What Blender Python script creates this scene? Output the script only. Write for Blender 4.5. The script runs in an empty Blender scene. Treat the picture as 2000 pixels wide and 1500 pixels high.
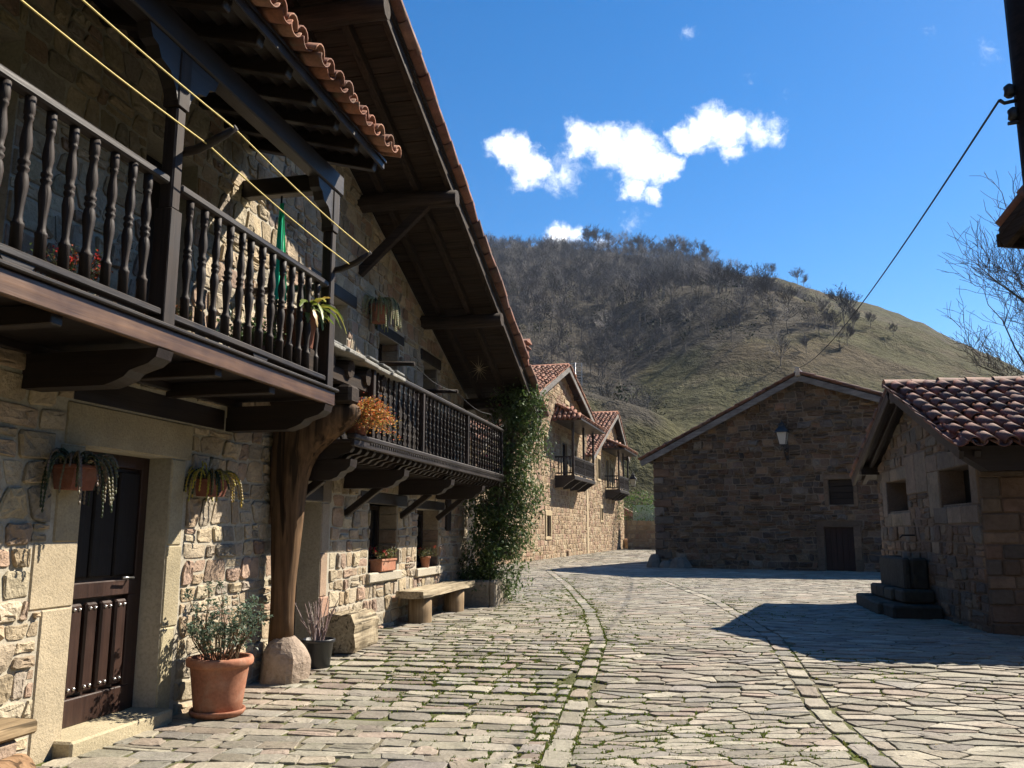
import bpy, math, random
import numpy as np
from mathutils import Vector, Matrix, noise as mnoise

S = bpy.context.scene
C = S.collection
rnd = random.Random(7)
R = math.radians
# ------------------------------------------------------------------ camera
EYE = 1.5
FPX = 1660.0
PITCH = math.atan(287 / 1660)
cam = bpy.data.cameras.new('camera')
cam.sensor_width = 36; cam.lens = 36 * FPX / 2000
cam.clip_start = 0.05; cam.clip_end = 5000
camo = bpy.data.objects.new('camera', cam); C.objects.link(camo)
camo.location = (0, 0, EYE); camo.rotation_euler = (math.pi / 2 + PITCH, 0, 0)
S.camera = camo
CP, SP = math.cos(PITCH), math.sin(PITCH)

def proj(X, Y, Z):
    Z = Z - EYE; zc = Y * CP + Z * SP; yc = -Y * SP + Z * CP
    return 1000 + FPX * X / zc, 750 - FPX * yc / zc

def raydir(x, y):
    v = Vector((x - 1000, FPX * CP - (750 - y) * SP, FPX * SP + (750 - y) * CP)); v.normalize(); return v

# ------------------------------------------------------------------ sun, sky, exposure
SUN_SHIFT = (-0.94, -0.58)                    # ground shadow per metre of height
sun_el = math.atan(1 / math.hypot(*SUN_SHIFT))
sun_az = math.atan2(-SUN_SHIFT[0], -SUN_SHIFT[1])   # clockwise from +Y
sl = bpy.data.lights.new('sun', 'SUN'); sl.energy = 5.0; sl.angle = R(0.53); sl.color = (1.0, 0.91, 0.77)
so = bpy.data.objects.new('sun', sl); C.objects.link(so)
so.rotation_euler = Vector((SUN_SHIFT[0], SUN_SHIFT[1], -1)).to_track_quat('-Z', 'Y').to_euler()
W = bpy.data.worlds.new('World'); S.world = W; W.use_nodes = True
S.view_settings.view_transform = 'Standard'; S.view_settings.look = 'None'
S.view_settings.gamma = 1; S.view_settings.use_curve_mapping = False
S.view_settings.exposure = 1.15
S.cycles.use_denoising = True
S.cycles.max_bounces = 4; S.cycles.diffuse_bounces = 1; S.cycles.glossy_bounces = 1
S.cycles.use_adaptive_sampling = True; S.cycles.adaptive_threshold = 0.02
S.cycles.transmission_bounces = 3; S.cycles.transparent_max_bounces = 4
S.cycles.caustics_reflective = False; S.cycles.caustics_refractive = False

def build_world():
    nt = W.node_tree; nt.nodes.clear()
    out = nt.nodes.new('ShaderNodeOutputWorld'); bg = nt.nodes.new('ShaderNodeBackground')
    sky = nt.nodes.new('ShaderNodeTexSky'); sky.sky_type = 'NISHITA'; sky.sun_disc = False
    sky.sun_elevation = sun_el; sky.sun_rotation = sun_az
    sky.altitude = 900; sky.air_density = 1.0; sky.dust_density = 0.3; sky.ozone_density = 3.2
    bg.inputs[1].default_value = 0.076
    L = nt.links.new
    tc = nt.nodes.new('ShaderNodeTexCoord')
    def nz(scale, detail, rough, dist=0.0):
        n = nt.nodes.new('ShaderNodeTexNoise'); n.inputs['Scale'].default_value = scale
        n.inputs['Detail'].default_value = detail; n.inputs['Roughness'].default_value = rough
        n.inputs['Distortion'].default_value = dist; L(tc.outputs['Generated'], n.inputs['Vector']); return n
    def math_(op, a, b=None):
        n = nt.nodes.new('ShaderNodeMath'); n.operation = op
        for i, q in enumerate((a, b)):
            if q is None: continue
            if isinstance(q, (int, float)): n.inputs[i].default_value = q
            else: L(q, n.inputs[i])
        return n.outputs[0]
    # warp the direction a little so the cloud outlines are ragged
    w1 = nz(26, 6, 0.62)
    sub = nt.nodes.new('ShaderNodeVectorMath'); sub.operation = 'SUBTRACT'; L(w1.outputs['Color'], sub.inputs[0]); sub.inputs[1].default_value = (.5, .5, .5)
    sc = nt.nodes.new('ShaderNodeVectorMath'); sc.operation = 'SCALE'; L(sub.outputs[0], sc.inputs[0]); sc.inputs['Scale'].default_value = 0.055
    add = nt.nodes.new('ShaderNodeVectorMath'); L(tc.outputs['Generated'], add.inputs[0]); L(sc.outputs[0], add.inputs[1])
    blobs = [(1000, 295, 48, 1.0), (1030, 335, 46, 1.0), (985, 285, 30, .7), (1130, 272, 46, 1.0), (1185, 285, 56, 1.0), (1245, 305, 62, 1.0),
             (1290, 325, 42, 1.0), (1232, 365, 34, .95), (1278, 380, 28, .8), (1335, 262, 38, 1.0), (1385, 252, 56, 1.0), (1425, 262, 48, .95),
             (1425, 290, 30, .8), (1480, 258, 40, .62), (1515, 265, 34, .55), (1100, 340, 55, .46), (1075, 350, 34, .45), (1090, 462, 38, .95),
             (1118, 464, 26, .8), (1170, 470, 26, .6), (1350, 55, 20, .26), (1460, 148, 26, .18), (1545, 180, 24, .17), (1925, 102, 44, .2), (1820, 55, 26, .15), (1240, 430, 34, .26)]
    cur = None
    for x, y, r, k in blobs:
        d = raydir(x, y)
        dn = nt.nodes.new('ShaderNodeVectorMath'); dn.operation = 'DISTANCE'; L(add.outputs[0], dn.inputs[0]); dn.inputs[1].default_value = d
        mr = nt.nodes.new('ShaderNodeMapRange'); mr.inputs['From Min'].default_value = 0; mr.inputs['From Max'].default_value = r * 1.1 / 1700
        mr.inputs['To Min'].default_value = k * 1.2; mr.inputs['To Max'].default_value = 0; L(dn.outputs['Value'], mr.inputs[0])
        cur = mr.outputs[0] if cur is None else math_('MAXIMUM', cur, mr.outputs[0])
    f = nz(75, 8, 0.68, 0.6)
    dens = math_('ADD', cur, math_('MULTIPLY', math_('SUBTRACT', f.outputs['Fac'], 0.5), 0.8))
    gate = nt.nodes.new('ShaderNodeMapRange'); gate.interpolation_type = 'SMOOTHSTEP'; L(dens, gate.inputs[0])
    gate.inputs['From Min'].default_value = 0.10; gate.inputs['From Max'].default_value = 0.95
    on = nt.nodes.new('ShaderNodeMapRange'); L(cur, on.inputs[0]); on.inputs['From Min'].default_value = 0.0; on.inputs['From Max'].default_value = 0.12
    fac = math_('MULTIPLY', gate.outputs[0], on.outputs[0])
    hs = nt.nodes.new('ShaderNodeHueSaturation'); L(sky.outputs[0], hs.inputs['Color']); hs.inputs['Saturation'].default_value = 1.38
    mx = nt.nodes.new('ShaderNodeMix'); mx.data_type = 'RGBA'; L(fac, mx.inputs['Factor']); L(hs.outputs[0], mx.inputs[6]); mx.inputs[7].default_value = (11, 11.2, 11.6, 1)
    L(mx.outputs[2], bg.inputs[0]); L(bg.outputs[0], out.inputs[0])
build_world()

# ------------------------------------------------------------------ materials
MATS = {}
def _mat(name):
    m = bpy.data.materials.new(name); m.use_nodes = True; nt = m.node_tree; nt.nodes.clear()
    o = nt.nodes.new('ShaderNodeOutputMaterial'); b = nt.nodes.new('ShaderNodeBsdfPrincipled'); nt.links.new(b.outputs[0], o.inputs[0])
    MATS[name] = m
    return m, nt, b, o
def _noise(nt, vec, scale, detail=4, rough=.55, dist=0):
    n = nt.nodes.new('ShaderNodeTexNoise'); n.inputs['Scale'].default_value = scale; n.inputs['Detail'].default_value = detail
    n.inputs['Roughness'].default_value = rough; n.inputs['Distortion'].default_value = dist
    if vec is not None: nt.links.new(vec, n.inputs['Vector'])
    return n.outputs['Fac']
def _ramp(nt, fac, stops):
    r = nt.nodes.new('ShaderNodeValToRGB'); cr = r.color_ramp
    while len(cr.elements) < len(stops): cr.elements.new(.5)
    for e, (p, c) in zip(cr.elements, stops):
        e.position = p; e.color = (c[0], c[1], c[2], 1) if hasattr(c, '__len__') else (c, c, c, 1)
    nt.links.new(fac, r.inputs[0]); return r.outputs[0]
def _mix(nt, typ, fac, a, b):
    m = nt.nodes.new('ShaderNodeMix'); m.data_type = 'RGBA'; m.blend_type = typ
    for i, q in ((0, fac), (6, a), (7, b)):
        if isinstance(q, (int, float)): m.inputs[i].default_value = q
        elif isinstance(q, (tuple, list)): m.inputs[i].default_value = (*q[:3], 1)
        else: nt.links.new(q, m.inputs[i])
    return m.outputs[2]
def _col(nt):
    a = nt.nodes.new('ShaderNodeAttribute'); a.attribute_name = 'Col'; return a.outputs['Color']
def _pos(nt):
    return nt.nodes.new('ShaderNodeNewGeometry').outputs['Position']
def _bump(nt, b, h, strength, dist=.02):
    n = nt.nodes.new('ShaderNodeBump'); n.inputs['Strength'].default_value = strength; n.inputs['Distance'].default_value = dist
    nt.links.new(h, n.inputs['Height']); nt.links.new(n.outputs[0], b.inputs['Normal'])
def _madd(nt, a, b, op='ADD'):
    n = nt.nodes.new('ShaderNodeMath'); n.operation = op
    for i, q in enumerate((a, b)):
        if isinstance(q, (int, float)): n.inputs[i].default_value = q
        else: nt.links.new(q, n.inputs[i])
    return n.outputs[0]

def mat_stone(name, big=3.0, fine=28, lo=.62, hi=1.3, rough=.9, bump=.7, bd=.02, lichen=None, lfac=.35, rand=False):
    m, nt, b, o = _mat(name); p = _pos(nt)
    n1 = _noise(nt, p, big, 5, .6, .4); n2 = _noise(nt, p, fine, 5, .65)
    c = _mix(nt, 'MULTIPLY', 1.0, _col(nt), _ramp(nt, n1, [(.25, lo), (.75, hi)]))
    c = _mix(nt, 'MULTIPLY', .8, c, _ramp(nt, n2, [(.28, .68), (.5, 1.0), (.75, 1.22)]))
    if rand:
        oi = nt.nodes.new('ShaderNodeObjectInfo')
        c = _mix(nt, 'MULTIPLY', 1.0, c, _ramp(nt, oi.outputs['Random'], [(0, (.7, .66, .66)), (.35, (1, .95, .92)), (.7, (1.12, 1.0, .9)), (1, (.85, .72, .7))]))
    if lichen:
        n3 = _noise(nt, p, 7.5, 6, .7, .6)
        f = _ramp(nt, n3, [(.54, 0.0), (.68, lfac)])
        c = _mix(nt, 'MIX', f, c, lichen)
    nt.links.new(c, b.inputs['Base Color']); b.inputs['Roughness'].default_value = rough
    b.inputs['Specular IOR Level'].default_value = .25
    h = _madd(nt, _madd(nt, n1, 1.0, 'MULTIPLY'), _madd(nt, n2, .6, 'MULTIPLY'))
    _bump(nt, b, h, bump, bd)
    return m
def mat_wood(name, ca, cb, axis=0, rough=.55, bump=.35, spec=.4, cracks=.0, scale=1.0):
    m, nt, b, o = _mat(name)
    tc = nt.nodes.new('ShaderNodeTexCoord'); mp = nt.nodes.new('ShaderNodeMapping'); oi = nt.nodes.new('ShaderNodeObjectInfo')
    sc = [34 * scale] * 3; sc[axis] = 1.6 * scale; mp.inputs['Scale'].default_value = sc
    nt.links.new(tc.outputs['Object'], mp.inputs['Vector'])
    va = nt.nodes.new('ShaderNodeVectorMath'); nt.links.new(mp.outputs[0], va.inputs[0])
    sv = nt.nodes.new('ShaderNodeVectorMath'); sv.operation = 'SCALE'; sv.inputs[0].default_value = (31, 17, 53); nt.links.new(oi.outputs['Random'], sv.inputs['Scale']); nt.links.new(sv.outputs[0], va.inputs[1])
    n1 = _noise(nt, va.outputs[0], 1.0, 5, .6, .6); n2 = _noise(nt, _pos(nt), 2.3, 4, .6)
    c = _ramp(nt, n1, [(.3, ca), (.7, cb)])
    c = _mix(nt, 'MULTIPLY', .85, c, _ramp(nt, n2, [(.3, .6), (.7, 1.3)]))
    if cracks:
        n3 = _noise(nt, va.outputs[0], .55, 3, .5, 1.0)
        c = _mix(nt, 'MULTIPLY', cracks, c, _ramp(nt, n3, [(.36, .15), (.44, 1.0)]))
    c = _mix(nt, 'MULTIPLY', 1.0, c, _col(nt))
    nt.links.new(c, b.inputs['Base Color'])
    nt.links.new(_ramp(nt, n2, [(.3, rough * .85), (.7, min(1, rough * 1.2))]), b.inputs['Roughness'])
    b.inputs['Specular IOR Level'].default_value = spec
    _bump(nt, b, n1, bump, .006)
    return m
def mat_plain(name, col, rough=.6, spec=.4, metal=0, vary=.25, vscale=9, bump=.1, usecol=False):
    m, nt, b, o = _mat(name); p = _pos(nt); n = _noise(nt, p, vscale, 5, .6)
    base = col if not usecol else _col(nt)
    c = _mix(nt, 'MULTIPLY', 1.0, base, _ramp(nt, n, [(.25, 1 - vary), (.75, 1 + vary)]))
    nt.links.new(c, b.inputs['Base Color']); b.inputs['Roughness'].default_value = rough; b.inputs['Specular IOR Level'].default_value = spec
    b.inputs['Metallic'].default_value = metal
    if bump: _bump(nt, b, _noise(nt, p, vscale * 4, 4, .6), bump, .01)
    return m
def mat_leaf(name, trans=.3, rough=.45, spec=.4):
    m, nt, b, o = _mat(name); c = _col(nt)
    c2 = _mix(nt, 'MULTIPLY', 1.0, c, _ramp(nt, _noise(nt, _pos(nt), 30, 3), [(.3, .8), (.7, 1.2)]))
    nt.links.new(c2, b.inputs['Base Color']); b.inputs['Roughness'].default_value = rough; b.inputs['Specular IOR Level'].default_value = spec
    if trans:
        t = nt.nodes.new('ShaderNodeBsdfTranslucent'); nt.links.new(c2, t.inputs[0])
        ms = nt.nodes.new('ShaderNodeMixShader'); ms.inputs[0].default_value = trans
        nt.links.new(b.outputs[0], ms.inputs[1]); nt.links.new(t.outputs[0], ms.inputs[2]); nt.links.new(ms.outputs[0], o.inputs[0])
    return m
mat_stone('rubble', 4.0, 30, .7, 1.25, bump=.9, bd=.03)
mat_stone('rubble_far', 2.2, 14, .68, 1.28, bump=.8, bd=.04)
mat_stone('mortar', 1.6, 40, .8, 1.15, bump=.6, bd=.012)
mat_stone('sandstone', 2.2, 55, .72, 1.14, bump=.8, bd=.014, lichen=(.25, .22, .16), lfac=.35)
mat_stone('flag', 3.4, 34, .72, 1.22, rough=.72, bump=.8, bd=.016, lichen=(.20, .21, .13), lfac=.3)
mat_stone('tile', 6, 40, .55, 1.25, rough=.82, bump=.4, bd=.01, lichen=(.12, .11, .075), lfac=.7, rand=True)
mat_stone('brick', 5, 40, .7, 1.2)
mat_wood('wood_x', (.010, .006, .0045), (.025, .015, .011), 0, .5, .45, .4)
mat_wood('wood_y', (.010, .006, .0045), (.025, .015, .011), 1, .5, .45, .4)
mat_wood('wood_z', (.011, .007, .0055), (.038, .025, .019), 2, .62, .7, .28)
mat_wood('fascia', (.06, .028, .013), (.145, .076, .038), 0, .38, .3, .5)
mat_wood('door_wood', (.024, .011, .008), (.052, .026, .018), 2, .45, .4, .4)
mat_wood('old_x', (.017, .011, .008), (.054, .037, .026), 0, .8, .7, .2, .5)
mat_wood('old_y', (.017, .011, .008), (.054, .037, .026), 1, .8, .7, .2, .5)
mat_wood('trunk_wood', (.055, .031, .016), (.185, .112, .06), 2, .8, 1.0, .15, .9, .5)
mat_wood('pale_x', (.20, .155, .10), (.50, .42, .29), 0, .9, 1.0, .12, .8, .8)
mat_wood('pale_z', (.16, .10, .055), (.38, .28, .17), 2, .85, .8, .15, .6, .6)
mat_wood('grey_x', (.12, .11, .10), (.27, .25, .235), 0, .8, .5, .2, .3)
def mat_clay(name, col, bloom):
    m, nt, b, o = _mat(name); p = _pos(nt); n1 = _noise(nt, p, 6, 6, .65, .8); n2 = _noise(nt, p, 45, 4, .6)
    c = _mix(nt, 'MULTIPLY', 1.0, col, _ramp(nt, n2, [(.3, .82), (.7, 1.15)])); c = _mix(nt, 'MIX', _ramp(nt, n1, [(.50, 0.0), (.72, .55)]), c, bloom)
    c = _mix(nt, 'MULTIPLY', .7, c, _ramp(nt, _noise(nt, p, 2.5, 5, .6), [(.35, .62), (.6, 1.1)]))
    nt.links.new(c, b.inputs['Base Color']); b.inputs['Roughness'].default_value = .85; b.inputs['Specular IOR Level'].default_value = .2; _bump(nt, b, _madd(nt, n1, n2), .25, .006)
mat_clay('terracotta', (.40, .175, .105), (.46, .30, .21))
mat_clay('terracotta_old', (.22, .085, .055), (.24, .16, .12))
mat_plain('black_plastic', (.018, .02, .024), .38, .5, vary=.1)
mat_plain('black_metal', (.012, .012, .013), .45, .5, vary=.2)
mat_plain('steel', (.55, .55, .55), .3, .5, metal=1, vary=.1)
mat_plain('soil', (.07, .05, .035), .95, .1, vary=.5, vscale=40, bump=.6)
mat_plain('rope', (.72, .58, .22), .7, .2, vary=.1)
mat_plain('cable', (.02, .02, .022), .6, .3, vary=.1)
mat_plain('cloth', (.02, .30, .16), .8, .1, vary=.12, usecol=True)
mat_plain('dark_void', (.012, .010, .009), .8, .2, vary=.2)
mat_plain('lamp_glass', (.40, .39, .36), .35, .5, vary=.06, bump=0)
mat_plain('painted', (.4, .5, .45), .6, .3, vary=.15, usecol=True)
mat_plain('bark', (.09, .075, .065), .9, .15, vary=.35, usecol=True)
mat_leaf('leaf', .28); mat_leaf('gloss_leaf', .25, .5, .3); mat_leaf('grass_leaf', .3, .6, .2); mat_leaf('twig', 0, .85, .15)
def m_glass():
    m, nt, b, o = _mat('dark_glass'); b.inputs['Base Color'].default_value = (.012, .013, .015, 1); b.inputs['Roughness'].default_value = .08
    b.inputs['Specular IOR Level'].default_value = .6
m_glass()
def m_ground():
    m, nt, b, o = _mat('dirt'); p = _pos(nt)
    n1 = _noise(nt, p, .55, 5, .6, .5); n2 = _noise(nt, p, 9, 6, .65); n3 = _noise(nt, p, 60, 4, .6)
    c = _ramp(nt, n2, [(.3, (.12, .10, .072)), (.7, (.23, .20, .145))])
    c = _mix(nt, 'MIX', _ramp(nt, n1, [(.42, 0.0), (.60, .8)]), c, (.085, .105, .022))
    nt.links.new(c, b.inputs['Base Color']); b.inputs['Roughness'].default_value = .95; b.inputs['Specular IOR Level'].default_value = .1
    _bump(nt, b, _madd(nt, n2, n3), .7, .02)
def m_hill():
    m, nt, b, o = _mat('hillside'); p = _pos(nt)
    n1 = _noise(nt, p, .016, 6, .62, .6); n2 = _noise(nt, p, .11, 6, .7, .5); n3 = _noise(nt, p, .55, 5, .7); n4 = _noise(nt, p, .03, 4, .6, 1.0)
    c = _ramp(nt, n2, [(.28, (.044, .043, .020)), (.46, (.072, .068, .033)), (.62, (.094, .087, .046)), (.8, (.088, .076, .047))])
    c = _mix(nt, 'MIX', _ramp(nt, n4, [(.50, 0.0), (.64, .6)]), c, (.105, .076, .052))
    c = _mix(nt, 'MULTIPLY', .9, c, _ramp(nt, n3, [(.3, .38), (.5, 1.0), (.75, 1.35)]))
    # bracken and leaf litter grow under the wood (vertex attribute: wooded ground)
    c = _mix(nt, 'MIX', _madd(nt, _attr(nt, 'wooded'), .85, 'MULTIPLY'), c, _mix(nt, 'MULTIPLY', 1.0, (.062, .054, .046), _ramp(nt, n3, [(.3, .5), (.7, 1.4)])))
    nt.links.new(c, b.inputs['Base Color']); b.inputs['Roughness'].default_value = .95; b.inputs['Specular IOR Level'].default_value = .05
    _bump(nt, b, _madd(nt, n3, _madd(nt, n2, 2.0, 'MULTIPLY')), 0.8, 1.4)
def _attr(nt, name):
    a = nt.nodes.new('ShaderNodeAttribute'); a.attribute_name = name; return a.outputs['Fac']
m_ground(); m_hill()

# ------------------------------------------------------------------ mesh helpers
class MB:
    """collects faces of one mesh"""
    def __init__(s): s.v = []; s.f = []; s.c = []; s.sm = []
    def add(s, vs, fs, col=(1, 1, 1), smooth=False):
        o = len(s.v); s.v.extend(vs); s.f.extend([tuple(i + o for i in f) for f in fs])
        if col and hasattr(col[0], '__len__'): s.c.extend(col)
        else: s.c.extend([col] * len(vs))
        s.sm.extend([smooth] * len(fs)); return s
    def convex(s, vs, fs, col=(1, 1, 1), smooth=False):
        n = len(vs); cx = [sum(v[k] for v in vs) / n for k in range(3)]; out = []
        for f in fs:
            a, b, c = (Vector(vs[f[0]]), Vector(vs[f[1]]), Vector(vs[f[2]])); nn = (b - a).cross(c - a)
            m = sum((Vector(vs[i]) for i in f), Vector()) / len(f) - Vector(cx)
            out.append(tuple(reversed(f)) if nn.dot(m) < 0 else tuple(f))
        return s.add(vs, out, col, smooth)
    def box(s, x0, x1, y0, y1, z0, z1, col=(1, 1, 1), ch=.006, M=None):
        ch = min(ch, .3 * min(abs(x1 - x0), abs(y1 - y0), abs(z1 - z0)))
        lo = (x0, y0, z0); hi = (x1, y1, z1); vs = []; idx = {}
        for sx in (0, 1):
            for sy in (0, 1):
                for sz in (0, 1):
                    sg = (sx, sy, sz)
                    for a in range(3):
                        p = [0, 0, 0]
                        for k in range(3):
                            e = hi[k] if sg[k] else lo[k]
                            p[k] = e if k == a else e + (-ch if sg[k] else ch)
                        idx[(sg, a)] = len(vs); vs.append(tuple(p))
        fs = []
        for a in range(3):
            b, c = (a + 1) % 3, (a + 2) % 3
            for sa in (0, 1):
                q = []
                for sb, sc in ((0, 0), (1, 0), (1, 1), (0, 1)):
                    g = [0, 0, 0]; g[a] = sa; g[b] = sb; g[c] = sc; q.append(idx[(tuple(g), a)])
                fs.append(q)
        for a in range(3):
            b, c = (a + 1) % 3, (a + 2) % 3
            for sb in (0, 1):
                for sc in (0, 1):
                    g0 = [0, 0, 0]; g1 = [0, 0, 0]; g0[a] = 0; g1[a] = 1
                    for g in (g0, g1): g[b] = sb; g[c] = sc
                    fs.append([idx[(tuple(g0), b)], idx[(tuple(g1), b)], idx[(tuple(g1), c)], idx[(tuple(g0), c)]])
        for sx in (0, 1):
            for sy in (0, 1):
                for sz in (0, 1): fs.append([idx[((sx, sy, sz), a)] for a in range(3)])
        if M is not None: vs = [tuple(M @ Vector(p)) for p in vs]
        return s.convex(vs, fs, col)
    def beam(s, p0, p1, w, h, up=(0, 0, 1), col=(1, 1, 1), ch=.008):
        p0, p1 = Vector(p0), Vector(p1); x = (p1 - p0); L = x.length; x.normalize(); u = Vector(up)
        y = u.cross(x)
        if y.length < 1e-4: y = Vector((0, 1, 0)).cross(x)
        y.normalize(); z = x.cross(y)
        M = Matrix((x, y, z)).transposed().to_4x4(); M.translation = p0
        return s.box(0, L, -w / 2, w / 2, -h / 2, h / 2, col, ch, M)
    def tube(s, pts, rad, n=6, col=(1, 1, 1), smooth=True, cap=True):
        pts = [Vector(p) for p in pts]
        if not hasattr(rad, '__len__'): rad = [rad] * len(pts)
        ref = None; vs = []
        for i, p in enumerate(pts):
            t = (pts[min(i + 1, len(pts) - 1)] - pts[max(i - 1, 0)])
            t = t.normalized() if t.length > 1e-9 else Vector((0, 0, 1))
            if ref is None: ref = Vector((1, 0, 0)) if abs(t.x) < .8 else Vector((0, 1, 0))
            a = ref - t * ref.dot(t); a.normalize(); ref = a; b = t.cross(a)
            for k in range(n):
                an = 2 * math.pi * k / n; vs.append(tuple(p + (a * math.cos(an) + b * math.sin(an)) * rad[i]))
        fs = []
        for i in range(len(pts) - 1):
            for k in range(n):
                k2 = (k + 1) % n; fs.append((i * n + k, i * n + k2, (i + 1) * n + k2, (i + 1) * n + k))
        s.add(vs, fs, col, smooth)
        if cap:
            o = len(s.v) - len(vs); s.f.append(tuple(o + k for k in reversed(range(n)))); s.f.append(tuple(o + (len(pts) - 1) * n + k for k in range(n))); s.sm += [False, False]
        return s
    def lathe(s, prof, n=12, c=(0, 0, 0), col=(1, 1, 1), smooth=True):
        vs = []; fs = []
        for r, z in prof:
            for k in range(n):
                a = 2 * math.pi * k / n; vs.append((c[0] + r * math.cos(a), c[1] + r * math.sin(a), c[2] + z))
        for i in range(len(prof) - 1):
            for k in range(n):
                k2 = (k + 1) % n; fs.append((i * n + k, i * n + k2, (i + 1) * n + k2, (i + 1) * n + k))
        s.add(vs, fs, col, smooth)
        o = len(s.v) - len(vs); s.f.append(tuple(o + k for k in reversed(range(n)))); s.f.append(tuple(o + (len(prof) - 1) * n + k for k in range(n))); s.sm += [False, False]
        return s
    def prism(s, poly, axis, a0, a1, col=(1, 1, 1)):
        """polygon in the two other axes (in xyz order), extruded along axis"""
        n = len(poly); vs = []
        for a in (a0, a1):
            for p in poly:
                q = list(p); q.insert(axis, a); vs.append(tuple(q))
        fs = [tuple(range(n)), tuple(range(2 * n - 1, n - 1, -1))] + [(k, n + k, n + (k + 1) % n, (k + 1) % n) for k in range(n)]
        return s.add(vs, fs, col)
    def leaf(s, p, d, up, L, w, col, fold=.25, bend=0.0):
        d = Vector(d).normalized(); up = Vector(up); sd = d.cross(up)
        if sd.length < 1e-3: sd = d.cross(Vector((1, 0, 0.1)))
        sd.normalize(); n = sd.cross(d); p = Vector(p)
        m = p + d * L * .5 - n * L * bend * .3; t = p + d * L - n * L * bend
        vs = [tuple(p), tuple(m + sd * w * .5 + n * w * fold), tuple(t), tuple(m - sd * w * .5 + n * w * fold), tuple(m)]
        return s.add(vs, [(0, 1, 4), (4, 1, 2), (0, 4, 3), (4, 2, 3)], col)
    def data(s, name):
        me = bpy.data.meshes.new(name); me.from_pydata(s.v, [], s.f); n = len(s.v)
        a = me.attributes.new('Col', 'FLOAT_COLOR', 'POINT'); arr = np.ones((n, 4), np.float32)
        if n: arr[:, :3] = np.array(s.c, np.float32)
        a.data.foreach_set('color', arr.ravel())
        if any(s.sm): me.polygons.foreach_set('use_smooth', np.array(s.sm, bool))
        me.update(); return me
    def build(s, name, mat, parent=None, loc=None):
        return link(name, s.data(name), mat, parent, loc)
def link(name, me, mat, parent=None, loc=None):
    if mat and not me.materials: me.materials.append(MATS[mat])
    o = bpy.data.objects.new(name, me); C.objects.link(o)
    if parent is not None: o.parent = parent
    if loc is not None: o.location = loc
    return o
def tag(o, label, cat, group=None, kind=None):
    if label: o['label'] = label
    if cat: o['category'] = cat
    if group: o['group'] = group
    if kind: o['kind'] = kind
    return o
def thing(name, label, cat, loc=(0, 0, 0), rotz=0, group=None):
    o = bpy.data.objects.new(name, None); C.objects.link(o); o.empty_display_size = .2
    o.location = loc; o.rotation_euler = (0, 0, rotz); return tag(o, label, cat, group)
def np_mesh(name, V, F, col=None):
    V = np.asarray(V, np.float32); F = np.asarray(F, np.int32); me = bpy.data.meshes.new(name); k = F.shape[1]
    me.vertices.add(len(V)); me.vertices.foreach_set('co', V.ravel())
    me.loops.add(F.size); me.loops.foreach_set('vertex_index', F.ravel())
    me.polygons.add(len(F)); me.polygons.foreach_set('loop_start', np.arange(0, F.size, k, dtype=np.int32))
    me.update(calc_edges=True)
    a = me.attributes.new('Col', 'FLOAT_COLOR', 'POINT'); arr = np.ones((len(V), 4), np.float32)
    if col is not None: arr[:, :3] = col
    a.data.foreach_set('color', arr.ravel()); return me

class Frame:
    """local frame: x = along the facade, y = inward (left of x), so outward distance v = -y, z up"""
    def __init__(s, O, ang_cw):
        s.O = O; s.a = R(ang_cw); s.d = (math.sin(s.a), math.cos(s.a)); s.n = (math.cos(s.a), -math.sin(s.a)); s.rotz = math.pi / 2 - s.a
    def world(s, u, v, w=0): return (s.O[0] + u * s.d[0] + v * s.n[0], s.O[1] + u * s.d[1] + v * s.n[1], w)
    def uv(s, X, Y): return ((X - s.O[0]) * s.d[0] + (Y - s.O[1]) * s.d[1], (X - s.O[0]) * s.n[0] + (Y - s.O[1]) * s.n[1])
    def px(s, u, v, w): return proj(*s.world(u, v, w))
FA = Frame((-2.857, 7.134), 12.485)          # big house on the left
FB = Frame((5.28, 31.53), 119.35)            # barn
FH = Frame((7.29, 17.72), -170.0)           # fountain house
FS = Frame((0.91, 38.54), 16.2)              # houses down the street
def ground_z(x, y):
    u = FA.uv(x, y)[0]; t = min(1, max(0, u / 5.0)); return .2 * t * t * (3 - 2 * t)

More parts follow.
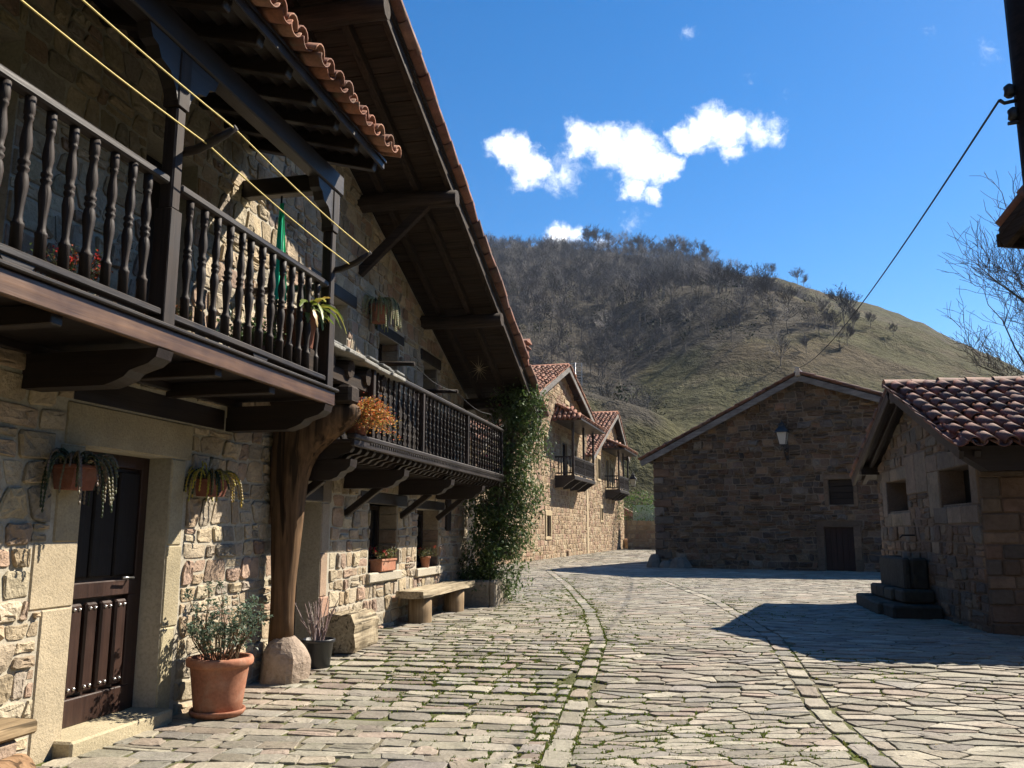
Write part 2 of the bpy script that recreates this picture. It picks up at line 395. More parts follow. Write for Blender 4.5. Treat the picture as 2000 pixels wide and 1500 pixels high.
# ------------------------------------------------------------------ masonry
def clip(poly, a, b, c):
    out = []; n = len(poly)
    for i in range(n):
        p, q = poly[i], poly[(i + 1) % n]; dp = a * p[0] + b * p[1] - c; dq = a * q[0] + b * q[1] - c
        if dp <= 0: out.append(p)
        if dp * dq < 0:
            t = dp / (dp - dq); out.append((p[0] + t * (q[0] - p[0]), p[1] + t * (q[1] - p[1])))
    return out
def area(poly):
    return .5 * sum(poly[i][0] * poly[(i + 1) % len(poly)][1] - poly[(i + 1) % len(poly)][0] * poly[i][1] for i in range(len(poly)))
def centroid(poly):
    n = len(poly); return sum(p[0] for p in poly) / n, sum(p[1] for p in poly) / n
def rubble(u0, u1, w0, w1, rh, rl, rng, openings=(), halfs=(), gap=.02, und=.35, split=.18):
    """irregular courses -> list of polygons in (u, w)"""
    rows = []; w = w0
    while w < w1:
        hgt = rng.uniform(*rh); rows.append((w, w + hgt)); w += hgt
    ph = [(rng.uniform(0, 99), rng.uniform(0, 99)) for _ in range(len(rows) + 1)]
    def edge(k, u):
        base = rows[k][0] if k < len(rows) else rows[-1][1]
        if k == 0: return base
        amp = und * .5 * (rh[0] + rh[1]) * .5
        return base + amp * (mnoise.noise((u * .9 + ph[k][0], ph[k][1], 0)) + .6 * mnoise.noise((u * 3.1 + ph[k][1], ph[k][0], 3)))
    out = []
    for k in range(len(rows)):
        u = u0 - rng.uniform(0, rl[0]); lean = 0
        while u < u1:
            L = rng.uniform(*rl) * rng.choice((.6, .8, 1, 1, 1.25)); l2 = rng.uniform(-.28, .28) * (rows[k][1] - rows[k][0])
            a, b = u, u + L; lo = lambda x: edge(k, x); hi = lambda x: edge(k + 1, x)
            pts = []
            j = lambda s=.012: rng.uniform(-s, s)
            subs = [(0, 1)]
            if rng.random() < split: m = rng.uniform(.38, .62); subs = [(0, m), (m, 1)]
            for t0, t1 in subs:
                f = lambda x, t: lo(x) + (hi(x) - lo(x)) * t
                ax0, ax1 = a + lean * (t0 - .5), a + lean * (t1 - .5); bx0, bx1 = b + l2 * (t0 - .5), b + l2 * (t1 - .5)
                c = .18 * min(L, f((a + b) / 2, t1) - f((a + b) / 2, t0))
                cc = [c * rng.uniform(.4, 1.3) for _ in range(8)]
                P = [(ax0 + cc[0], f(a + cc[0], t0)), ((a + b) / 2 + j(), f((a + b) / 2, t0) + j()), (bx0 - cc[1], f(b - cc[1], t0)),
                     (bx0 + (bx1 - bx0) * .2, f(b, t0) + cc[2]), (bx1, f(b, t1) - cc[3]),
                     (bx1 - cc[4], f(b - cc[4], t1)), ((a + b) / 2 + j(), f((a + b) / 2, t1) + j()), (ax1 + cc[5], f(a + cc[5], t1)),
                     (ax1, f(a, t1) - cc[6]), (ax0, f(a, t0) + cc[7])]
                P = [(max(u0, min(u1, x)), max(w0, y)) for x, y in P]
                for hp in halfs: P = clip(P, *hp) if P else P
                for (o0, o1, q0, q1) in openings:
                    if not P: break
                    xs = [p[0] for p in P]; ys = [p[1] for p in P]
                    if max(xs) <= o0 or min(xs) >= o1 or max(ys) <= q0 or min(ys) >= q1: continue
                    cu, cw = centroid(P); best = max((o0 - cu, (1, 0, o0)), (cu - o1, (-1, 0, -o1)), (q0 - cw, (0, 1, q0)), (cw - q1, (0, -1, -q1)))
                    P = clip(P, *best[1])
                if len(P) >= 3:
                    ar = abs(area(P))
                    xs = [p[0] for p in P]; ys = [p[1] for p in P]
                    if ar > .18 * rh[0] * rl[0] and max(xs) - min(xs) > .04 and max(ys) - min(ys) > .035: out.append(P)
            u = b; lean = l2
    return out
def stone_geo(poly, gap, depth, rng, rugged=1.0, back=.04):
    """polygon (u,w) -> verts (x,-v,z) around its centroid, faces"""
    cu, cw = centroid(poly); n = len(poly)
    su = max(abs(p[0] - cu) for p in poly); sw = max(abs(p[1] - cw) for p in poly)
    ku = max(.3, 1 - gap / max(su, .02) * .5); kw = max(.3, 1 - gap / max(sw, .02) * .5)
    vs = []; tu = rng.uniform(-.25, .25) * rugged; tw = rng.uniform(-.2, .3) * rugged
    for k, dd in ((1.0, -back), (.985, depth * .70), (.88, depth * 1.0), (.45, depth * 1.12)):
        for p in poly:
            x, z = (p[0] - cu) * ku * k, (p[1] - cw) * kw * k
            e = dd if dd < 0 else dd * (1 + rng.uniform(-.3, .3) * rugged) + (x / max(su, .05) * tu + z / max(sw, .05) * tw) * depth * (.5 if k > .9 else 1)
            vs.append((x, -e, z))
    fs = []
    for r in range(3):
        for i in range(n):
            j = (i + 1) % n; fs.append((r * n + i, r * n + j, (r + 1) * n + j, (r + 1) * n + i))
    fs.append(tuple(3 * n + i for i in range(n)))
    if area(poly) < 0: fs = [tuple(reversed(f)) for f in fs]
    return (cu, cw), vs, fs
PAL_WARM = [(0.442, 0.359, 0.248), (0.415, 0.333, 0.224), (0.389, 0.3, 0.207), (0.372, 0.266, 0.19), (0.363, 0.308, 0.232), (0.469, 0.393, 0.281), (0.407, 0.316, 0.207), (0.344, 0.247, 0.182), (0.319, 0.274, 0.216), (0.442, 0.369, 0.265)]
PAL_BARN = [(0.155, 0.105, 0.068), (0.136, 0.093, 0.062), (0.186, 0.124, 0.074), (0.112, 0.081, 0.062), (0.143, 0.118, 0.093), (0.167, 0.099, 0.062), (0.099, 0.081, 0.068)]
PAL_FAR = [(0.361, 0.262, 0.164), (0.328, 0.23, 0.148), (0.394, 0.295, 0.189), (0.312, 0.205, 0.139), (0.41, 0.32, 0.213)]
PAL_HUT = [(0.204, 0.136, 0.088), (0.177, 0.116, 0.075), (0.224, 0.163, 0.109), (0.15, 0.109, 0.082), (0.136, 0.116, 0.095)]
def pick(pal, rng, s=.12):
    c = rng.choice(pal); k = rng.uniform(1 - s, 1 + s); return tuple(x * k * rng.uniform(.98, 1.02) for x in c)
def lay_stones(polys, frame, wall, pal, mat, rng, gap=.022, depth=(.015, .045), rugged=1.0, v=0.0, limit=300, name='stone', colf=None, flip=None):
    """stones of one wall: the largest in view as parts, the rest as one part"""
    items = []
    for P in polys:
        c, vs, fs = stone_geo(P, gap, rng.uniform(*depth), rng, rugged)
        X, Y, Z = frame.world(c[0], v, c[1]); sx, sy = proj(X, Y, Z)
        inside = Y > .5 and -20 < sx < 2020 and -20 < sy < 1520
        items.append((abs(area(P)) / (X * X + Y * Y + 1) if inside else 0, c, vs, fs, (colf(c, rng) if colf else pick(pal, rng))))
    items.sort(key=lambda t: -t[0])
    rest = MB()
    for i, (a, c, vs, fs, col) in enumerate(items):
        if i < limit and a > 0:
            mb = MB(); mb.add(vs, fs, col); mb.build(name, mat, wall, (c[0], -v, c[1]))
        else:
            rest.add([(x + c[0], y - v, z + c[1]) for x, y, z in vs], fs, col)
    if rest.v:
        o = rest.build('stonework', mat, wall); o['kind'] = 'stuff'
def wall_slab(mb, u0, u1, w0, top, openings, v, thick, breaks=(), col=(1, 1, 1)):
    """slab with openings; top = function of u; outward face at v"""
    us = sorted(set([u0, u1] + [x for o in openings for x in o[:2] if u0 < x < u1] + [b for b in breaks if u0 < b < u1]))
    for a, b in zip(us, us[1:]):
        m = (a + b) / 2; iv = sorted((o[2], o[3]) for o in openings if o[0] <= m <= o[1]); z = w0
        segs = []
        for q0, q1 in iv:
            if q0 > z: segs.append((z, z, q0, q0))
            z = max(z, q1)
        ta, tb = top(a), top(b)
        if z < max(ta, tb): segs.append((z, z, max(z, ta), max(z, tb)))
        for z0a, z0b, z1a, z1b in segs:
            vs = [(a, -v, z0a), (b, -v, z0b), (b, -v, z1b), (a, -v, z1a), (a, -v + thick, z0a), (b, -v + thick, z0b), (b, -v + thick, z1b), (a, -v + thick, z1a)]
            mb.add(vs, [(0, 1, 2, 3), (5, 4, 7, 6), (4, 0, 3, 7), (1, 5, 6, 2), (3, 2, 6, 7), (4, 5, 1, 0)], col)
    return mb

# ------------------------------------------------------------------ roof tiles
def tile_data(L=.46, r=.085, t=.013, n=7, taper=.82, up=True):
    """half-round tile along +x (downhill end at x = L, wider), opening down when up"""
    mb = MB(); vs = []
    for x, k in ((0, taper), (L, 1.0)):
        for rr in (r * k, r * k - t):
            for i in range(n + 1):
                a = math.pi * i / n; vs.append((x, rr * math.cos(a), (rr * math.sin(a) if up else -rr * math.sin(a) * .8)))
    m = n + 1; fs = []
    for i in range(n):
        fs += [(i, i + 1, 2 * m + i + 1, 2 * m + i), (m + i + 1, m + i, 3 * m + i, 3 * m + i + 1), (2 * m + i, 2 * m + i + 1, 3 * m + i + 1, 3 * m + i), (i + 1, i, m + i, m + i + 1)]
    fs += [(0, 2 * m, 3 * m, m), (n, m + n, 3 * m + n, 2 * m + n)]
    mb.add(vs, fs, (1, 1, 1), True); me = mb.data('tile')
    me.materials.append(MATS['tile']); return me
def tint(me, cols):
    out = []
    for c in cols:
        m2 = me.copy(); n = len(m2.vertices); arr = np.ones((n, 4), np.float32); arr[:, :3] = c
        m2.attributes['Col'].data.foreach_set('color', arr.ravel()); out.append(m2)
    return out
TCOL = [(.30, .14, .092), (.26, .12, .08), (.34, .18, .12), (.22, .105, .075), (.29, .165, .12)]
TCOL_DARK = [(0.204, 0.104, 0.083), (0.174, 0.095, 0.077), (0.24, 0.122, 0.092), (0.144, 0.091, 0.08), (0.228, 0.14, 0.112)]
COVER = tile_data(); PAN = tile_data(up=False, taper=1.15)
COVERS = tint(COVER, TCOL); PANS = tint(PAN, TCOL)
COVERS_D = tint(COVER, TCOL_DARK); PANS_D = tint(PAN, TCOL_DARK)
def lay_tiles(parent, O, across, down, cols, rows, sp=.2, step=.36, rng=rnd, covers=None, pans=None, cond=None, scale=1.0, limit=300, rest_of=None):
    """O = top-left corner of the field in parent space; tiles of each column run down the slope"""
    covers = covers or COVERS; pans = pans or PANS; O = Vector(O); A = Vector(across).normalized(); D = Vector(down).normalized(); N = D.cross(A)
    if N.z < 0: N = -N
    Y = N.cross(D); cnt = 0; rest = []
    for c in range(cols):
        for r in range(rows):
            for kind in (0, 1):
                if cond and not cond(c, r): continue
                lift = (.036 if kind == 0 else .065) * scale
                p = O + A * ((c + (.5 if kind == 0 else 0)) * sp + rng.uniform(-.014, .014)) + D * (r * step + rng.uniform(-.03, .03)) + N * (lift + .012 * scale)
                jx = rng.uniform(-.06, .06); d2 = (D + Y * jx + N * rng.uniform(.008, .055)).normalized(); y2 = N.cross(d2).normalized(); n2 = d2.cross(y2)
                M = Matrix((d2, y2, n2)).transposed().to_4x4(); M.translation = p
                if scale != 1: M = M @ Matrix.Scale(scale, 4)
                me = rng.choice(covers if kind == 0 else pans)
                if cnt < limit:
                    o = bpy.data.objects.new('tile', me); C.objects.link(o); o.parent = parent; o.matrix_local = M; cnt += 1
                else: rest.append((me, M))
    if rest:
        mb = MB()
        for me, M in rest:
            n = len(me.vertices); cols_ = [tuple(me.attributes['Col'].data[0].color)[:3]] * n
            mb.add([tuple(M @ v.co) for v in me.vertices], [tuple(p.vertices) for p in me.polygons], cols_, True)
        o = mb.build('tiling', 'tile', parent); o['kind'] = 'stuff'

# ================================================================== SETTING: ground
def build_ground():
    xs = sorted(set([-900, -400, -150, -60, -30] + [x * .5 for x in range(-40, 61)] + [45, 80, 160, 400, 900])); ys = sorted(set([-300, -60, -20] + [y * .5 for y in range(-16, 120)] + [80, 120, 300, 900, 2000]))
    V = []; F = []; nx = len(xs)
    for y in ys:
        for x in xs: V.append((x, y, ground_z(x, y) - .008))
    for j in range(len(ys) - 1):
        for i in range(nx - 1): F.append((j * nx + i, j * nx + i + 1, (j + 1) * nx + i + 1, (j + 1) * nx + i))
    mb = MB(); mb.add(V, F, (1, 1, 1), True); o = mb.build('ground', 'dirt'); o['kind'] = 'structure'
    return o
ground = build_ground()

# paving: three fields of flagstones laid in rows, divided by lines of narrow flags
L1 = [(-.3, 2.5), (.25, 5.8), (.59, 7.89), (1.05, 10.66), (1.29, 14.75), (1.34, 20.8), (1.2, 30), (3, 40)]
L2 = [(2.2, 2.5), (2.4, 5.8), (2.56, 7.43), (3.25, 10.98), (3.82, 16.33), (3.92, 20.25), (4.0, 26)]
L3 = [(2.77, 7.54), (4.82, 10.51), (6.4, 12.8)]
def near_line(p, line):
    best = None
    for a, b in zip(line, line[1:]):
        ax, ay = a; dx, dy = b[0] - ax, b[1] - ay; l2 = dx * dx + dy * dy
        t = max(0, min(1, ((p[0] - ax) * dx + (p[1] - ay) * dy) / l2)); qx, qy = ax + t * dx, ay + t * dy
        d = math.hypot(p[0] - qx, p[1] - qy); s = dx * (p[1] - ay) - dy * (p[0] - ax)
        if best is None or d < best[0]: best = (d, s, (qx, qy), (dx / math.sqrt(l2), dy / math.sqrt(l2)))
    return best
PAL_FLAG = [(0.283, 0.255, 0.199), (0.264, 0.236, 0.185), (0.311, 0.278, 0.217), (0.246, 0.221, 0.179), (0.292, 0.25, 0.194), (0.273, 0.221, 0.175), (0.237, 0.217, 0.185), (0.322, 0.293, 0.231), (0.255, 0.226, 0.179)]
def build_paving():
    rng = random.Random(11)
    pave = bpy.data.objects.new('paving', None); C.objects.link(pave); pave['kind'] = 'structure'; pave['label'] = 'sunlit square paved with uneven flagstones'
    polys = []
    def stone_poly(c, ang, L, D):
        ca, sa = math.cos(ang), math.sin(ang); g = .010; P = []
        jj = lambda k: rng.uniform(-k, k)
        hx, hy = L / 2 - g / 2, D / 2 - g / 2; sk = jj(.5) * D; cc = min(hx, hy) * rng.uniform(.05, .45); hx *= rng.uniform(.93, 1.0); hy *= rng.uniform(.9, 1.0)
        base = [(-hx + cc + sk * .3, -hy), (jj(hx * .6), -hy + jj(.03)), (hx - cc + sk * .3, -hy + jj(.01)), (hx + sk * .3, -hy + cc), (hx + jj(.02), hy - cc * .7), (hx - cc - sk * .3, hy + jj(.01)), (jj(hx * .6), hy + jj(.03)), (-hx + cc * .6 - sk * .3, hy), (-hx - sk * .3, hy - cc), (-hx + jj(.015), -hy + cc)]
        for x, y in base: P.append((c[0] + x * ca - y * sa, c[1] + x * sa + y * ca))
        return P
    def field(ang, inside, rowd, ln, lines, xr, yr):
        ca, sa = math.cos(ang), math.sin(ang); cx, cy = (xr[0] + xr[1]) / 2, (yr[0] + yr[1]) / 2; rad = math.hypot(xr[1] - xr[0], yr[1] - yr[0]) / 2
        y = -rad; stones = []
        while y < rad:
            D = rng.uniform(*rowd); x = -rad + rng.uniform(0, .4); ph = rng.uniform(0, 50)
            while x < rad:
                L = rng.uniform(*ln) * rng.choice((.55, .8, 1, 1, 1.3))
                xx = x + L / 2; yy = y + D / 2 + .22 * mnoise.noise((xx * .35, y * .35, 5)) + .05 * mnoise.noise((xx * 1.1, ph, 1))
                px_, py_ = cx + xx * ca - yy * sa, cy + xx * sa + yy * ca
                x += L
                if not (xr[0] < px_ < xr[1] and yr[0] < py_ < yr[1]) or not inside(px_, py_): continue
                a2 = ang + rng.uniform(-.10, .10) + .35 * mnoise.noise((px_ * .25, py_ * .25, 9))
                cuts = [((px_, py_), L * 1.01, D * 1.03)]
                if rng.random() < .22 and L > .3:      # a wide place filled by two or three small stones
                    ca2, sa2 = math.cos(a2), math.sin(a2); f = rng.uniform(.35, .65)
                    if rng.random() < .5: cuts = [((px_ - ca2 * L * (1 - f) / 2, py_ - sa2 * L * (1 - f) / 2), L * f, D * 1.02), ((px_ + ca2 * L * f / 2, py_ + sa2 * L * f / 2), L * (1 - f), D * rng.uniform(.9, 1.05))]
                    else: cuts = [((px_ + sa2 * D * (1 - f) / 2, py_ - ca2 * D * (1 - f) / 2), L, D * f), ((px_ - sa2 * D * f / 2, py_ + ca2 * D * f / 2), L * rng.uniform(.85, 1), D * (1 - f))]
                for cc_, l_, d_ in cuts: stones.append((cc_, a2, l_, d_))
            y += D
        for cc_, a2, l_, d_ in stones:
                px_, py_ = cc_; P = stone_poly(cc_, a2, l_, d_)
                for line in lines:
                    d, s, q, dr = near_line((px_, py_), line)
                    if d < .9:
                        nx_, ny_ = (-dr[1], dr[0]) if s > 0 else (dr[1], -dr[0])   # towards the stone
                        k = q[0] * nx_ + q[1] * ny_ + .105
                        P = clip(P, -nx_, -ny_, -k)
                if len(P) >= 3 and abs(area(P)) > .008: polys.append(P)
    def crazy(ang, inside, sx, sy, lines, xr, yr, drop=.22):
        # random flat slabs: cells round scattered points, stretched along the row direction
        ca, sa = math.cos(ang), math.sin(ang); cx, cy = (xr[0] + xr[1]) / 2, (yr[0] + yr[1]) / 2; rad = math.hypot(xr[1] - xr[0], yr[1] - yr[0]) / 2
        nx, ny = int(rad / sx) + 1, int(rad / sy) + 1; pts = {}
        for j in range(-ny, ny + 1):
            for i in range(-nx, nx + 1):
                if rng.random() < drop: continue
                pts[(i, j)] = (i + (.5 if j % 2 else 0) + rng.uniform(-.5, .5), j + rng.uniform(-.48, .48))
        def warp(a, b):
            x, y = a * sx, b * sy; y += .25 * mnoise.noise((x * .3, y * .3, 2)); return cx + x * ca - y * sa, cy + x * sa + y * ca
        for (i, j), p in pts.items():
            w = warp(*p)
            if not (xr[0] < w[0] < xr[1] and yr[0] < w[1] < yr[1]) or not inside(*w): continue
            P = [(p[0] - 1.6, p[1] - 1.6), (p[0] + 1.6, p[1] - 1.6), (p[0] + 1.6, p[1] + 1.6), (p[0] - 1.6, p[1] + 1.6)]
            for dj in range(-2, 3):
                for di in range(-2, 3):
                    q = pts.get((i + di, j + dj))
                    if q is None or (di == 0 and dj == 0): continue
                    a, b = q[0] - p[0], q[1] - p[1]; P = clip(P, a, b, (q[0] ** 2 + q[1] ** 2 - p[0] ** 2 - p[1] ** 2) / 2)
            if len(P) < 3: continue
            P = [warp(*q) for q in P]; c = centroid(P); g = .006; Q = []
            n = len(P)
            for k in range(n):
                a, b = P[k], P[(k + 1) % n]; L = math.hypot(b[0] - a[0], b[1] - a[1])
                t = min(.25, rng.uniform(.01, .03) / max(L, .01))
                if L < .03: Q.append(((a[0] + b[0]) / 2, (a[1] + b[1]) / 2)); continue
                Q.append((a[0] + (b[0] - a[0]) * t, a[1] + (b[1] - a[1]) * t)); 
                if L > .16: Q.append((a[0] + (b[0] - a[0]) * .5 + rng.uniform(-.008, .008), a[1] + (b[1] - a[1]) * .5 + rng.uniform(-.008, .008)))
                Q.append((b[0] - (b[0] - a[0]) * t, b[1] - (b[1] - a[1]) * t))
            R_ = [math.hypot(q[0] - c[0], q[1] - c[1]) for q in Q]; P = [(c[0] + (q[0] - c[0]) * max(.5, 1 - g / max(r, .01)), c[1] + (q[1] - c[1]) * max(.5, 1 - g / max(r, .01))) for q, r in zip(Q, R_)]
            for line in lines:
                d, sd, q, dr = near_line(c, line)
                if d < .9:
                    nx_, ny_ = (-dr[1], dr[0]) if sd > 0 else (dr[1], -dr[0]); P = clip(P, -nx_, -ny_, -(q[0] * nx_ + q[1] * ny_ + .105))
                    if len(P) < 3: break
            if len(P) >= 3 and abs(area(P)) > .006: polys.append(P)
    def blocked(x, y):
        u, v = FA.uv(x, y)
        if v < .02 and u < 9.4: return True
        u, v = FB.uv(x, y)
        if v < -.1 and u > -.1: return True
        u, v = FH.uv(x, y)
        if v < 0 and 1.1 < u < 6.6: return True
        u, v = FS.uv(x, y)
        if v < .02: return True
        return False
    left1 = lambda x, y: near_line((x, y), L1)[1] > 0
    left2 = lambda x, y: near_line((x, y), L2)[1] > 0
    aA = math.atan2(FA.n[1], FA.n[0])
    field(aA + .04, lambda x, y: left1(x, y) and not blocked(x, y), (.14, .28), (.18, .48), [L1], (-6, 4), (3.5, 50))
    crazy(.12, lambda x, y: not left1(x, y) and left2(x, y) and not blocked(x, y), .24, .12, [L1, L2], (-.6, 4.3), (3.5, 26), .3)
    crazy(-.16, lambda x, y: not left2(x, y) and not blocked(x, y) and y < 26, .27, .13, [L2], (2, 14), (3.5, 26), .3)
    crazy(-.1, lambda x, y: not left1(x, y) and not blocked(x, y), .5, .3, [L1], (.8, 13), (26, 46))
    field(.1, lambda x, y: not blocked(x, y), (.4, .6), (.6, 1.1), [], (2.5, 14), (46, 66))
    for line in (L1, L2):
        for a, b in zip(line, line[1:]):
            L = math.hypot(b[0] - a[0], b[1] - a[1]); t = 0; ang = math.atan2(b[1] - a[1], b[0] - a[0])
            while t < L - .1:
                l = min(rng.uniform(.26, .5), L - t); m = (t + l / 2) / L
                c = (a[0] + (b[0] - a[0]) * m, a[1] + (b[1] - a[1]) * m)
                if not blocked(*c): polys.append(stone_poly(c, ang, l, .19))
                t += l
    items = []
    for P in polys:
        cx, cy = centroid(P); n = len(P); z = ground_z(cx, cy); d2 = cx * cx + cy * cy
        sx, sy = proj(cx, cy, z); vis = -40 < sx < 2040 and sy < 1530 and cy > 1
        if not vis and not (cy > 1 and d2 < 1600): continue
        tx, ty = rng.gauss(0, .012), rng.gauss(0, .012); up = rng.uniform(.0, .008); vs = []
        rings = ((1.0, -.04), (.99, -.004), (.955, .0), (.55, .002)) if d2 < 130 else ((1.0, -.03), (.97, .0))
        for k, zz in rings:
            for p in P:
                x, y = (p[0] - cx) * k, (p[1] - cy) * k
                vs.append((x, y, up + zz + x * tx + y * ty + (rng.uniform(-.0012, .0012) if zz == 0 else rng.uniform(-.003, .003) if zz > 0 else 0)))
        fs = []
        for r in range(len(rings) - 1):
            for i in range(n): j = (i + 1) % n; fs.append((r * n + i, r * n + j, (r + 1) * n + j, (r + 1) * n + i))
        fs.append(tuple((len(rings) - 1) * n + i for i in range(n)))
        col = pick(PAL_FLAG, rng, .26)
        # worn slabs close to the house wall are browner
        items.append((abs(area(P)) / (d2 * (d2 ** .5)) if vis else 0, (cx, cy, z), vs, fs, col))
    items.sort(key=lambda t: -t[0]); rest = MB()
    for i, (a, c, vs, fs, col) in enumerate(items):
        if i < 300 and a > 0:
            mb = MB(); mb.add(vs, fs, col); mb.build('flagstone', 'flag', pave, c)
        else: rest.add([(x + c[0], y + c[1], z + c[2]) for x, y, z in vs], fs, col)
    o = rest.build('flagstones', 'flag', pave); o['kind'] = 'stuff'
    # grass and moss tufts in the joints
    g = MB()
    for P in polys:
        cx, cy = centroid(P)
        if not (4.5 < cy < 26 and -3.2 < cx < 4.5): continue
        if cx > 1.6 and rng.random() < .6: continue
        m = mnoise.noise((cx * .55, cy * .4, 2)) + .45 * math.exp(-((cx - .4) / 1.3) ** 2) - .08 * max(0, FA.uv(cx, cy)[1] < .8) - (.5 if FA.uv(cx, cy)[1] < .7 else 0)
        dl = near_line((cx, cy), L1)[0]
        if dl < .4: m += .25
        if m < .02: continue
        n = len(P)
        for _ in range(int(4 + 26 * min(1, m))):
            i = rng.randrange(n); t = rng.random(); p, q = P[i], P[(i + 1) % n]
            x, y = p[0] + (q[0] - p[0]) * t + rng.uniform(-.012, .012), p[1] + (q[1] - p[1]) * t + rng.uniform(-.012, .012); z = ground_z(x, y)
            for _ in range(4):
                a = rng.uniform(0, 6.28); hgt = rng.uniform(.003, .014) * (2 if rng.random() < .08 else 1); w = rng.uniform(.01, .026); le = rng.uniform(0, .02)
                col = (rng.uniform(.10, .17), rng.uniform(.14, .20), rng.uniform(.02, .05)); bx, by = x + rng.uniform(-.015, .015), y + rng.uniform(-.015, .015)
                g.add([(bx - w * math.cos(a), by - w * math.sin(a), z - .015), (bx + w * math.cos(a), by + w * math.sin(a), z - .015), (bx + le * math.sin(a), by + le * math.cos(a), z + hgt)], [(0, 1, 2)], col)
    o = g.build('grass', 'grass_leaf'); tag(o, 'short grass and moss growing in the paving joints', 'grass', kind='stuff')
build_paving()

# ================================================================== SETTING: hills, wood and trees
CREST = [(-700, 60), (-300, 120), (-79, 147), (-16, 147), (16, 146.5), (40, 144.6), (66, 143.2), (87, 140), (115, 133), (146, 126.5), (182, 117), (208, 106.5), (232, 93.5), (254, 82), (306, 56), (378, 28.1), (500, 8), (900, 0)]
_cx = np.array([c[0] for c in CREST], float); _cz = np.array([c[1] for c in CREST], float)
def hill_z(X, Y):
    X = np.asarray(X, float); Y = np.asarray(Y, float)
    k = X * 420 / np.maximum(Y * .9 + 42, 60)
    H = np.interp(k, _cx, _cz); t = (Y - 78) / 342
    s = np.where(t < 0, t * .25, np.where(t < 1, t, 1 - .25 * (t - 1) ** 1.0))
    z = H * s
    z += 13 * np.exp(-(((X - 62) / 46) ** 2 + ((Y - 185) / 52) ** 2)) - 7 * np.exp(-(((X - 22) / 16) ** 2 + ((Y - 165) / 40) ** 2))
    z += 13.5 * np.exp(-(((X - 1) / 12) ** 2 + ((Y - 92) / 12) ** 2)) + 6.5 * np.exp(-(((X - 16) / 8) ** 2 + ((Y - 92) / 11) ** 2))
    ramp = np.clip((Y - 70) / 60, 0, 1)
    z += ramp * (1.3 * np.sin(X * .09 + Y * .05) * np.cos(Y * .071 - X * .03) + .7 * np.sin(X * .21 + 1.3) * np.sin(Y * .19 + X * .05) + .35 * np.sin(X * .6 + Y * .2) * np.sin(Y * .53))
    return z - 1.2
FOREST = [(300, 420), (900, 440), (1180, 462), (1330, 498), (1440, 548), (1560, 592), (1655, 640), (1560, 652), (1480, 660), (1400, 675), (1330, 690), (1240, 728), (1235, 770), (1280, 800), (1290, 835), (1200, 835), (1130, 765), (900, 740), (300, 760)]
def in_poly(x, y, poly):
    c = False; n = len(poly)
    for i in range(n):
        (x0, y0), (x1, y1) = poly[i], poly[(i + 1) % n]
        if (y0 > y) != (y1 > y) and x < (x1 - x0) * (y - y0) / (y1 - y0) + x0: c = not c
    return c
def build_hill():
    xs = np.concatenate([np.arange(-420, -60, 20), np.arange(-60, 300, 2.2), np.arange(300, 700, 20)]); ys = np.concatenate([np.arange(66, 140, 1.8), np.arange(140, 470, 3.0), np.arange(470, 900, 25)])
    X, Y = np.meshgrid(xs, ys); Z = hill_z(X, Y); nx = len(xs); ny = len(ys)
    V = np.stack([X.ravel(), Y.ravel(), Z.ravel()], 1); i, j = np.meshgrid(np.arange(nx - 1), np.arange(ny - 1)); a = (j * nx + i).ravel()
    F = np.stack([a, a + 1, a + nx + 1, a + nx], 1); me = np_mesh('hill', V, F)
    wd = np.zeros(len(V), np.float32)
    for q in range(len(V)):
        if -60 < V[q, 0] < 260 and V[q, 1] < 440:
            sx, sy = proj(*V[q]); 
            if in_poly(sx, sy, FOREST): wd[q] = 1
    at = me.attributes.new('wooded', 'FLOAT', 'POINT'); at.data.foreach_set('value', wd)
    me.polygons.foreach_set('use_smooth', np.ones(len(F), bool))
    o = link('hill', me, 'hillside'); o['kind'] = 'structure'
build_hill()
def build_valley():
    # unseen valley hills behind and beside the camera, added to block low sky light
    na, nr = 90, 16; V = []; F = []
    for j in range(nr):
        for i in range(na + 1):
            az = R(50 + 260 * i / na); t = j / (nr - 1); r = 75 + 420 * t; e = min(1, i / 9, (na - i) / 9); el = math.tan(R(21 + 4 * mnoise.noise((math.cos(az) * 2, math.sin(az) * 2, 0)))) * e
            V.append((r * math.sin(az), r * math.cos(az), -1.3 + max(0, r - 75) * el * (.75 + .25 * t) + (2.5 * mnoise.noise((r * math.sin(az) * .02, r * math.cos(az) * .02, 3)) * t)))
    for j in range(nr - 1):
        for i in range(na): a = j * (na + 1) + i; F.append((a, a + na + 1, a + na + 2, a + 1))
    me = np_mesh('unseen_valley_side', V, F); at_ = me.attributes.new('wooded', 'FLOAT', 'POINT'); at_.data.foreach_set('value', np.full(len(V), .5, np.float32)); me.polygons.foreach_set('use_smooth', np.ones(len(F), bool)); o = link('unseen_valley_side', me, 'hillside'); o['kind'] = 'structure'
build_valley()

